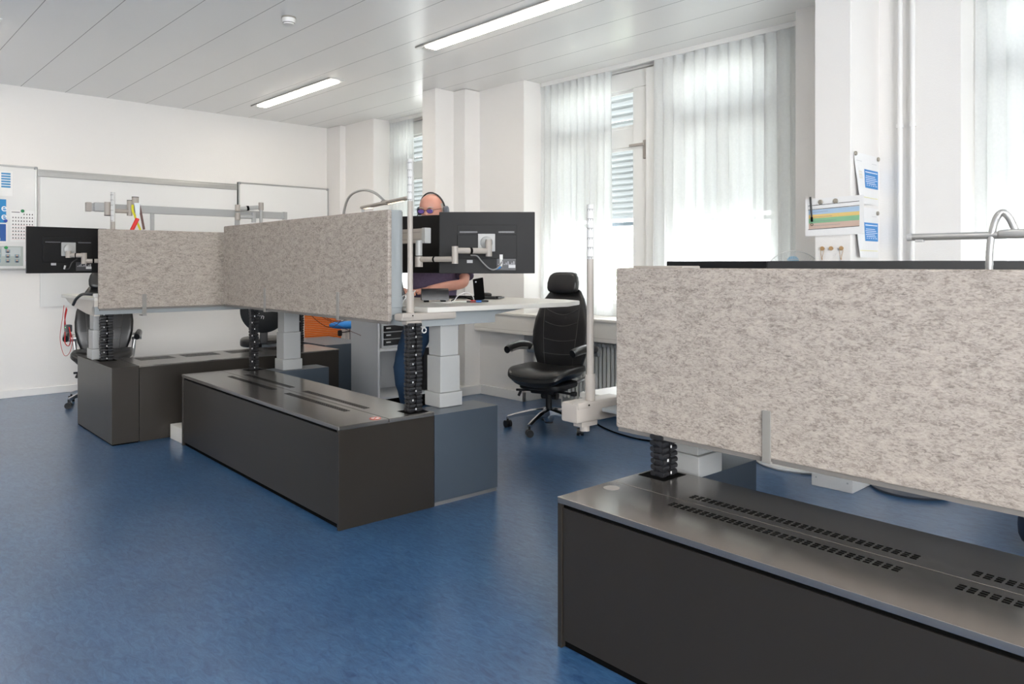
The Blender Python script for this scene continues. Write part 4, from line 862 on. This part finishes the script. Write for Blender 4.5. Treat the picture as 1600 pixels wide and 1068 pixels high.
t = thing('wire', 'thin dark wires hanging in front of the orange cabinet', 'cable', MB, (.95, 1.3, .8))
part('wire_loop', G().tube(spline([(.80, 2.05, 1.03), (.82, 1.9, .93), (.84, 1.72, .88), (.86, 1.6, .92), (.86, 1.5, 1.03)]), .0025, 6).tube(spline([(.82, 1.9, 1.03), (.84, 1.72, .94), (.86, 1.55, .93), (.88, 1.42, 1.03)]), .002, 6).tube(spline([(.8, 1.95, 1.0), (.85, 1.6, .90), (.9, 1.35, .84)]), .002, 6), flat((.12, .03, .03)), t)
t = thing('blue_stool', 'bright blue saddle stool with chrome post beside the grey shelf', 'stool', W, (4.72, 7.9, 0))
part('stool_seat', G().sup(.44, .34, .085, (4.72, 7.9, .632), .75, .8), 'blue', t)
part('gas_post', G().cyl((4.752, 7.9, .10), (4.752, 7.9, .60), .014), 'chrome', t)
part('lever', G().tube([(4.73, 7.88, .555), (4.60, 7.86, .55)], .006, 8).sup(.05, .03, .07, (4.59, 7.86, .545)), 'blackpl', t)
for k in range(5): a = k*1.2566+.3; lg = part('stool_leg', G().tube([(4.752, 7.9, .12), (4.752+.25*math.cos(a), 7.9+.25*math.sin(a), .065)], [.022, .014], 10), 'blackpl', t); part('caster', G().cyl((4.752+.25*math.cos(a)-.02, 7.9+.25*math.sin(a), .028), (4.752+.25*math.cos(a)+.02, 7.9+.25*math.sin(a), .028), .028), 'black', t, up=lg)
# ---------------- chairs (front is local -y) ----------------
def office_chair(x, y, deg, base_deg, label, extra=None):
    t = thing('office_chair', label, 'office chair', W, (x, y, 0), None, deg); t['_b'] = (0, 0, 0)
    def seatwarp(p):
        r = Vector(p); ed = max(0, 1-abs(p.y-(-.03))/.30); r.z += .035*(abs(p.x)/.26)**2*(p.y > -.3)-.03*max(0, (-p.y-.12)/.14)**2+.0
        if p.z < 0: r.x *= .90; r.y *= .93
        return r
    part('seat', G().sup(.53, .54, .115, (0, -.03, .445), .42, .38, 36, 16, seatwarp), 'leather', t)
    part('seat_seam', G().tube([(.262*math.copysign(abs(math.cos(a))**.38, math.cos(a)), -.03+.267*math.copysign(abs(math.sin(a))**.38, math.sin(a)), .448+.03*(abs(math.cos(a)) ** .76)) for a in [k*math.pi/30 for k in range(61)]], .004, 6), 'leather', t)
    part('seat_pan', G().sup(.40, .40, .06, (0, 0, .365), .4, .4), 'blackpl', t)
    # backrest: stations of z -> half width, y centre, thickness
    st = [(.44, .17, .215, .05), (.50, .205, .225, .085), (.58, .235, .235, .10), (.68, .258, .25, .105), (.78, .262, .265, .10), (.88, .25, .28, .095), (.98, .222, .298, .085), (1.06, .185, .315, .075), (1.12, .145, .328, .06), (1.16, .08, .335, .03)]
    def ring(z, hw, yc, th, n=32):
        r = []
        for k in range(n):
            a = 2*math.pi*k/n; c, s = math.cos(a), math.sin(a)
            px = hw*math.copysign(abs(c)**.5, c); py = yc+th*.5*math.copysign(abs(s)**.6, s)-.045*(abs(px)/.25)**2
            r.append((px, py, z+.02*(yc-.2)))
        return r
    fr = []
    for i in range(len(st)-1):
        for k in range(3):
            f = k/3; fr.append([st[i][j]*(1-f)+st[i+1][j]*f for j in range(4)])
    fr.append(st[-1]); g = G().rings([ring(*s_) for s_ in fr]); bk = part('backrest', g, 'leather', t)
    def surf(px, z):
        for i in range(len(st)-1):
            if st[i][0] <= z <= st[i+1][0]:
                f = (z-st[i][0])/(st[i+1][0]-st[i][0]); yc = st[i][2]*(1-f)+st[i+1][2]*f; th = st[i][3]*(1-f)+st[i+1][3]*f; hw = st[i][1]*(1-f)+st[i+1][1]*f
                q = min(.98, abs(px)/hw); return (px, yc-th*.5*(1-q**4)**.3-.045*(abs(px)/.25)**2-.001, z+.02*(yc-.2))
        return (px, .2, z)
    g = G()
    for s in (-1, 1): g.tube([surf(s*(.13+.035*math.sin((z-.5)*3.2)), z) for z in [.5+.02*k for k in range(28)]], .0035, 6)
    for z0, dip in ((.97, .05), (.86, .035), (.72, .02), (.60, .01)): g.tube([surf(-.15+.30*k/12, z0-dip*math.sin(math.pi*k/12)) for k in range(13)], .0035, 6)
    part('backrest_seam', g, mat('seam_%s' % label[:6], (.05, .048, .046), .4, var=(20, .1)), t, up=bk)
    part('back_shell', G().rings([ring(z, hw*.9, yc+.04, .05) for z, hw, yc, th in st[1:-2]]), 'blackpl', t)
    part('headrest', G().sup(.285, .11, .185, (0, .285, 1.195), .5, .5, 30, 14, lambda p: (p.x*(1-.12*(p.z/.09) if p.z > 0 else 1), p.y-.25*p.x*p.x*4+(.02*p.z/.09), p.z)), 'leather', t)
    part('headrest_stem', G().box((-.03, .345, 1.0), (.03, .365, 1.2), .005), 'blackpl', t)
    for s in (-1, 1):
        a = part('armrest', G().tube(spline([(s*.30, .27, .62), (s*.315, .20, .655), (s*.315, .05, .672), (s*.305, -.12, .662), (s*.30, -.17, .648)]), [.033]*len(spline([(0, 0, 0), (1, 0, 0), (2, 0, 0), (3, 0, 0), (4, 0, 0)])), 12, .8), 'leather', t)
        part('armrest_pivot', G().cyl((s*.245, .255, .62), (s*.335, .255, .62), .036).tube([(s*.27, .25, .60), (s*.25, .24, .42), (s*.17, .16, .37)], [.018, .02, .018], 10, .6), 'alu', t, up=a)
        part('armrest_underside', G().tube(spline([(s*.31, .17, .635), (s*.31, .04, .648), (s*.30, -.10, .64)]), .018, 8), 'alu', t, up=a)
    part('tilt_mechanism', G().box((-.11, -.12, .30), (.11, .14, .345), .012).box((-.06, .10, .31), (.06, .28, .36), .01).cyl((-.07, .02, .27), (.07, .02, .27), .03), 'blackpl', t)
    part('lever', G().tube([(.10, -.05, .32), (.25, -.07, .315)], .010, 8).box((.24, -.09, .30), (.285, -.05, .335), .008), 'blackpl', t)
    part('lever', G().tube([(-.10, -.08, .32), (-.24, -.12, .318)], .010, 8).tube([(-.20, -.11, .315), (-.22, -.115, .27)], .012, 8), 'blackpl', t)
    part('gas_lift', G().cyl((0, 0, .10), (0, 0, .30), .026).cyl((0, 0, .05), (0, 0, .17), .034, .038), 'blackpl', t)
    part('hub', G().lathe([(.03, .055), (.045, .08), (.052, .16), (.03, .175)]), 'chrome', t)
    for k in range(5):
        a = math.radians(base_deg-deg+72*k); c, s = math.cos(a), math.sin(a); p0, p1 = Vector((c*.045, s*.045, .145)), Vector((c*.345, s*.345, .085)); n = Vector((-s, c, 0))
        rg = []
        for f, wd, hh in ((0, .030, .026), (.35, .026, .02), (.8, .022, .014), (1, .020, .013)):
            q = p0.lerp(p1, f)+Vector((0, 0, .012*math.sin(f*math.pi))); rg.append([q+n*wd*a_+Vector((0, 0, hh*b_)) for a_, b_ in ((-1, -1), (1, -1), (1, .6), (.6, 1), (-.6, 1), (-1, .6))])
        lg = part('star_leg', G().rings(rg), 'chrome', t)
        e = p1; yaw = a+.7; u = Vector((math.cos(yaw), math.sin(yaw), 0))
        g = G().cyl(e+Vector((0, 0, -.055)), e+Vector((0, 0, .0)), .009)
        g.cyl(e-u*.027+Vector((0, 0, -.056)), e-u*.006+Vector((0, 0, -.056)), .029, seg=20).cyl(e+u*.006+Vector((0, 0, -.056)), e+u*.027+Vector((0, 0, -.056)), .029, seg=20)
        g.cyl(e-u*.02+Vector((0, 0, -.056)), e+u*.02+Vector((0, 0, -.056)), .02)
        part('caster', g, 'blackpl', t, up=lg)
    return t
office_chair(4.47, 4.33, -84+10, 54, 'black leather office chair with headrest standing by the large window')
office_chair(2.13, 8.13, -18, 200, 'black leather office chair behind the left desk at the whiteboard wall')
# round backed chair
t = thing('round_back_chair', 'dark chair with a large round back seen behind the left bench', 'chair', W, (3.70, 7.96, 0)); t['_b'] = (0, 0, 0); t.rotation_euler.z = math.radians(-25)
part('round_back', G().lathe([(.001, -.03), (.12, -.028), (.20, -.015), (.235, .01), (.24, .03), (.22, .045), (.001, .05)], (0, -.25, .86), 40, 'y').xf(Matrix.Identity(4)), flat((.022, .024, .026), .5), t)
g = G(); mt = Matrix.Translation((-.09, -.302, .79)) @ Matrix.Rotation(math.pi/2, 4, 'X')
text_into(g, 'E·n', .075, mt @ Matrix.Rotation(-.25, 4, 'Z'), 0); o = finish('back_emblem', g, flat((.7, .7, .7)), t, (0, 0, 0), False)
part('chair_seat', G().sup(.5, .48, .11, (0, .02, .50), .5, .5), 'leather', t); part('back_support', G().box((-.04, -.26, .5), (.04, -.20, .85), .01), 'blackpl', t)
part('gas_lift', G().cyl((0, 0, .08), (0, 0, .46), .026), 'blackpl', t)
for k in range(5):
    a = k*1.2566; lg = part('star_leg', G().tube([(0, 0, .12), (.3*math.cos(a), .3*math.sin(a), .075)], [.028, .018], 10), 'blackpl', t); part('caster', G().cyl((.3*math.cos(a)-.022, .3*math.sin(a), .03), (.3*math.cos(a)+.022, .3*math.sin(a), .03), .03), 'black', t, up=lg)
# ---------------- person ----------------
t = thing('person', 'bald person with glasses and headset standing at the middle desk behind the monitors', 'person', W, (3.50, 4.60, 0), None, -43.12); t['_b'] = (0, 0, 0)
# local: +x screen right, +y away from camera
def skin_body(name, chains, m, parent, sub=2, label=None):
    """chains: list of lists of (pos, radius); first vertex of the first chain is the root; chain starts may reuse a position"""
    me = bpy.data.meshes.new(name); vs, es, rs = [], [], []
    def vid(p, r):
        for i, q in enumerate(vs):
            if (Vector(q)-Vector(p)).length < 1e-4: return i
        vs.append(tuple(p)); rs.append(r); return len(vs)-1
    for c in chains:
        prev = None
        for p, r in c:
            i = vid(p, r)
            if prev is not None and prev != i: es.append((prev, i))
            prev = i
    me.from_pydata(vs, es, []); o = bpy.data.objects.new(name, me); COL.objects.link(o)
    o.modifiers.new('skin', 'SKIN'); s = o.modifiers.new('sub', 'SUBSURF'); s.levels = sub; s.render_levels = sub
    for i, r in enumerate(rs):
        rr = r if isinstance(r, (list, tuple)) else (r, r)
        me.skin_vertices[0].data[i].radius = rr
    me.skin_vertices[0].data[0].use_root = True
    bpy.context.view_layer.update()
    m2 = bpy.data.meshes.new_from_object(o.evaluated_get(bpy.context.evaluated_depsgraph_get())); bpy.data.objects.remove(o)
    m2.name = name; m2.materials.append(M[m] if isinstance(m, str) else m); m2.shade_smooth()
    q = bpy.data.objects.new(name, m2); COL.objects.link(q); q.parent = parent
    if label: q['label'] = label
    return q
HD = Vector((-.01, -.06, 1.766))
# body mesh: torso, neck, arms, legs as one skinned surface
pel = (-.02, .06, .97); ch = (-.01, .04, 1.36); nk = (-.01, -.01, 1.56)
Lel, Lwr = (.235, -.10, 1.205), (-.035, -.30, 1.165)     # image-right arm
Rel, Rwr = (-.33, -.10, 1.22), (-.20, -.33, 1.165)
body = skin_body('body', [
 [(pel, .13), ((-.015, .05, 1.12), (.145, .12)), ((-.01, .04, 1.26), (.15, .125)), (ch, (.15, .12)), ((-.01, .02, 1.48), (.09, .085)), (nk, .06), ((-.01, -.03, 1.64), .058), ((-.01, -.05, 1.69), .066)],
 [(ch, .15), ((.13, .05, 1.47), .065), ((.195, .05, 1.45), .058), ((.225, -.0, 1.33), .048), (Lel, .042), ((.11, -.20, 1.19), .040), (Lwr, .027)],
 [(ch, .15), ((-.16, .05, 1.47), .065), ((-.23, .05, 1.45), .058), ((-.30, -.0, 1.33), .048), (Rel, .042), ((-.27, -.22, 1.19), .040), (Rwr, .027)],
 [(pel, .13), ((.07, .05, .90), .10), ((.06, -.0, .72), .078), ((.03, -.05, .50), .055), ((.04, .03, .26), .045), ((.05, .08, .09), .035), ((.05, -.03, .04), .036), ((.05, -.11, .028), .028)],
 [(pel, .13), ((-.13, .05, .90), .10), ((-.18, -.02, .72), .080), ((-.215, -.06, .53), .060), ((-.18, .03, .28), .052), ((-.165, .09, .09), .038), ((-.17, -.02, .04), .036), ((-.175, -.10, .028), .028)]], 'skin', t, 2)
# head
def head():
    g = G(); N, K = 34, 30; rs = []
    for i in range(K+1):
        ph = -math.pi/2+math.pi*i/K; z = math.sin(ph); rr = math.cos(ph) if z < 0 else max(0, 1-z**2.5)**.5; r = []
        for k in range(N):
            a = 2*math.pi*k/N; x, y = math.cos(a)*rr, math.sin(a)*rr     # face toward -y
            fx = .078; fy = .098; fz = .122
            if z < 0: fx *= 1-.22*(-z)**1.5; 
            px, py, pz = x*fx, y*fy, z*fz
            if y < 0:  # face plane
                py *= .96; fr_ = max(0, 1-abs(px)/.05)
                if -.45 < z < .12: py -= .020*math.exp(-(px/.013)**2)*math.exp(-((z+.22)/.16)**2)       # nose
                py += .010*math.exp(-((abs(px)-.032)/.016)**2)*math.exp(-((z-.02)/.10)**2)             # eye sockets
                py -= .006*math.exp(-((z-.16)/.06)**2)*fr_                                             # brow
                py -= .007*math.exp(-(px/.022)**2)*math.exp(-((z+.55)/.05)**2)                         # lips
                py += .004*math.exp(-(px/.024)**2)*math.exp(-((z+.60)/.015)**2)
                py -= .010*math.exp(-(px/.025)**2)*math.exp(-((z+.84)/.10)**2)                         # chin
            r.append((px, py, pz))
        rs.append(r)
    return g.rings(rs)
hm = Matrix.Translation(HD) @ Matrix.Diagonal((1.16, 1.12, .94, 1)) @ Matrix.Rotation(math.radians(-22), 4, 'Z') @ Matrix.Rotation(math.radians(14), 4, 'X')
def hp(name, g, m, up=None, label=None):
    g.xf(hm); o = finish(name, g, m, up or t, (0, 0, 0)); 
    if label: o['label'] = label
    return o
hd = hp('head', head(), 'skin')
for s in (-1, 1):
    hp('ear', G().sup(.014, .034, .06, (s*.079, .008, -.012), .8, .8, 14, 10, lambda p: (p.x+.3*abs(p.y), p.y, p.z)), 'skin', hd)
    hp('eye', G().sup(.026, .024, .024, (s*.031, -.074, .002), 1, 1, 14, 10), flat((.75, .72, .7), .2), hd); hp('iris', G().sup(.011, .006, .011, (s*.031, -.0855, .001), 1, 1, 12, 8), flat((.05, .09, .12), .2), hd)
    hp('eyebrow', G().tube([(s*.015, -.094, .024), (s*.032, -.092, .030), (s*.05, -.080, .024)], [.003, .004, .002], 8), 'hair', hd)
hp('mouth', G().tube([(-.022, -.088, -.070), (0, -.098, -.068), (.022, -.088, -.070)], [.002, .005, .002], 8), flat((.42, .12, .10)), hd)
# short side hair
g = G(); rnd = random.Random(2); rs = []
for zf in (-.35, -.15, .05, .25, .38):
    rr = math.cos(math.asin(zf)); rs.append([(math.cos(a)*rr*.0815, math.sin(a)*rr*.1015, zf*.122) for a in [math.radians(-12+k*12) for k in range(18)]])
g.rings(rs, close=False); hp('side_hair', g, 'hair', None, 'sparse grey hair around the back of the head')
# glasses
g = G()
for s in (-1, 1): g.tube([(s*.033+.025*math.cos(a), -.100+.004*abs(math.cos(a)), .002+.020*math.sin(a)) for a in [k*math.pi/10 for k in range(21)]], .0014, 6); g.tube([(s*.055, -.096, .008), (s*.076, -.04, .008), (s*.082, .01, .004)], .0014, 6)
g.tube([(-.010, -.1, .006), (0, -.104, .009), (.010, -.1, .006)], .0014, 6); gl = hp('glasses', g, 'black', None, 'thin dark glasses')
for s in (-1, 1): hp('lens', G().lathe([(.022, 0), (.022, .001), (.001, .001)], (0, 0, 0), 20, 'y').xf(Matrix.Translation((s*.032, -.0985, 0)) @ Matrix.Diagonal((1, 1, .75, 1))), mat('violet_coated_lens_%d' % s, (.16, .10, .34), .08, coat=.6, var=(5, .1)), gl)
# headset
g = G().tube([(.090*math.cos(a), .005, -.005+.138*math.sin(a)) for a in [k*math.pi/16 for k in range(17)]], .006, 8); hs = hp('headset', g, 'blackpl', None, 'dark over-ear headset')
for s in (-1, 1): hp('ear_cup', G().sup(.03, .062, .07, (s*.096, .005, -.012), .7, .9, 18, 12), flat((.10, .11, .13), .4), hs)
hp('microphone_boom', G().tube(spline([(-.098, 0, -.02), (-.095, -.05, -.05), (-.07, -.10, -.065), (-.04, -.12, -.07)]), .003, 8), 'blackpl', hs)
# shirt
def tor(z, hx, hy, cx, cy, n=28): return [(cx+hx*math.copysign(abs(math.cos(2*math.pi*k/n))**.8, math.cos(2*math.pi*k/n)), cy+hy*math.copysign(abs(math.sin(2*math.pi*k/n))**.9, math.sin(2*math.pi*k/n)), z+.006*math.sin(k*1.7)*(z < .95)) for k in range(n)]
sh = G().rings([tor(.90, .185, .150, -.02, .055), tor(1.0, .183, .150, -.02, .055), tor(1.12, .178, .148, -.015, .05), tor(1.26, .185, .148, -.01, .045), tor(1.38, .200, .145, -.01, .045), tor(1.46, .20, .120, -.012, .045), tor(1.505, .155, .095, -.012, .035), tor(1.545, .078, .075, -.01, .01), tor(1.572, .070, .068, -.01, .0)])
shirt = finish('shirt', sh, 'shirt', t)
for s, P in ((1, [(.150, .05, 1.455), (.195, .05, 1.45), (.225, .01, 1.35), (.232, -.05, 1.26)]), (-1, [(-.165, .05, 1.455), (-.23, .05, 1.45), (-.295, .0, 1.34), (-.315, -.05, 1.27)])):
    q = spline(P, 5); finish('shirt_sleeve', G().tube(q, [.062+.008*i/len(q) for i in range(len(q))], 16), 'shirt', shirt)
# trousers
def leg(P, R): 
    q = spline(P, 6); rr = []; n = len(P)-1
    for i in range(len(q)): f = i/(len(q)-1)*n; k = min(int(f), n-1); rr.append((R[k]*(1-(f-k))+R[k+1]*(f-k))+.003*math.sin(i*2.3))
    return q, rr
tr = G()
for P, R in (([(.065, .05, .94), (.065, .05, .86), (.055, -.0, .70), (.03, -.045, .50), (.04, .03, .28), (.05, .08, .07)], [.115, .112, .098, .078, .074, .075]), ([(-.125, .05, .94), (-.13, .045, .86), (-.18, -.02, .70), (-.215, -.06, .54), (-.18, .03, .28), (-.165, .085, .07)], [.115, .114, .103, .086, .078, .075])):
    q, rr = leg(P, R); tr.tube(q, rr, 20)
tr.rings([tor(.82, .14, .11, -.03, .055), tor(.90, .178, .14, -.025, .055), tor(.99, .176, .142, -.02, .055)])
finish('jeans', tr, 'jeans', t, label if 0 else (0, 0, 0))
for x, y, a in ((.05, .02, 0), (-.17, .03, .1)):
    g = G().sup(.095, .27, .085, (x, y-.01, .042), .6, .6, 24, 12, lambda p: (p.x, p.y, p.z*(1-.35*max(0, -p.y/.13)) if p.z > 0 else p.z)); finish('shoe', g, 'leather', t)
# hands with separate curled fingers, resting on the desktop
def hand(wr, d, side, name='hand'):
    d = Vector(d).normalized(); up = Vector((0, 0, 1)); lat = d.cross(up)*side
    wr = Vector(wr); pc = wr+d*.05
    g = G().rings([[wr+d*f+lat*(hw*c)+up*(th*s) for c, s in [(math.cos(2*math.pi*k/14), math.sin(2*math.pi*k/14)) for k in range(14)]] for f, hw, th in ((-.02, .027, .022), (.02, .034, .018), (.06, .042, .015), (.09, .040, .013), (.10, .034, .010))])
    pl = finish(name, g, 'skin', body)
    for i, (o_, L_) in enumerate(((-.030, .070), (-.010, .080), (.011, .075), (.030, .058))):
        b = wr+d*.090+lat*o_; q = [b-d*.015, b+d*L_*.35+up*.010, b+d*L_*.72-up*.002, b+d*L_-up*.018]
        finish('finger', G().tube(spline(q, 4), [.0085]*9+[.008, .0075, .0065, .0055][:4], 10), 'skin', pl)
    b = wr+d*.03-lat*.032; q = [b, b-lat*.018+d*.02-up*.004, b-lat*.030+d*.045-up*.010, b-lat*.030+d*.066-up*.014]
    finish('thumb', G().tube(spline(q, 4), [.0105]*9+[.0095, .009, .008, .0065][:4], 10), 'skin', pl)
hand(Lwr, (-.75, -.5, -.08), 1); hand(Rwr, (.5, -.75, -.08), -1)

for o in bpy.data.objects:
    if '_b' in o: del o['_b']
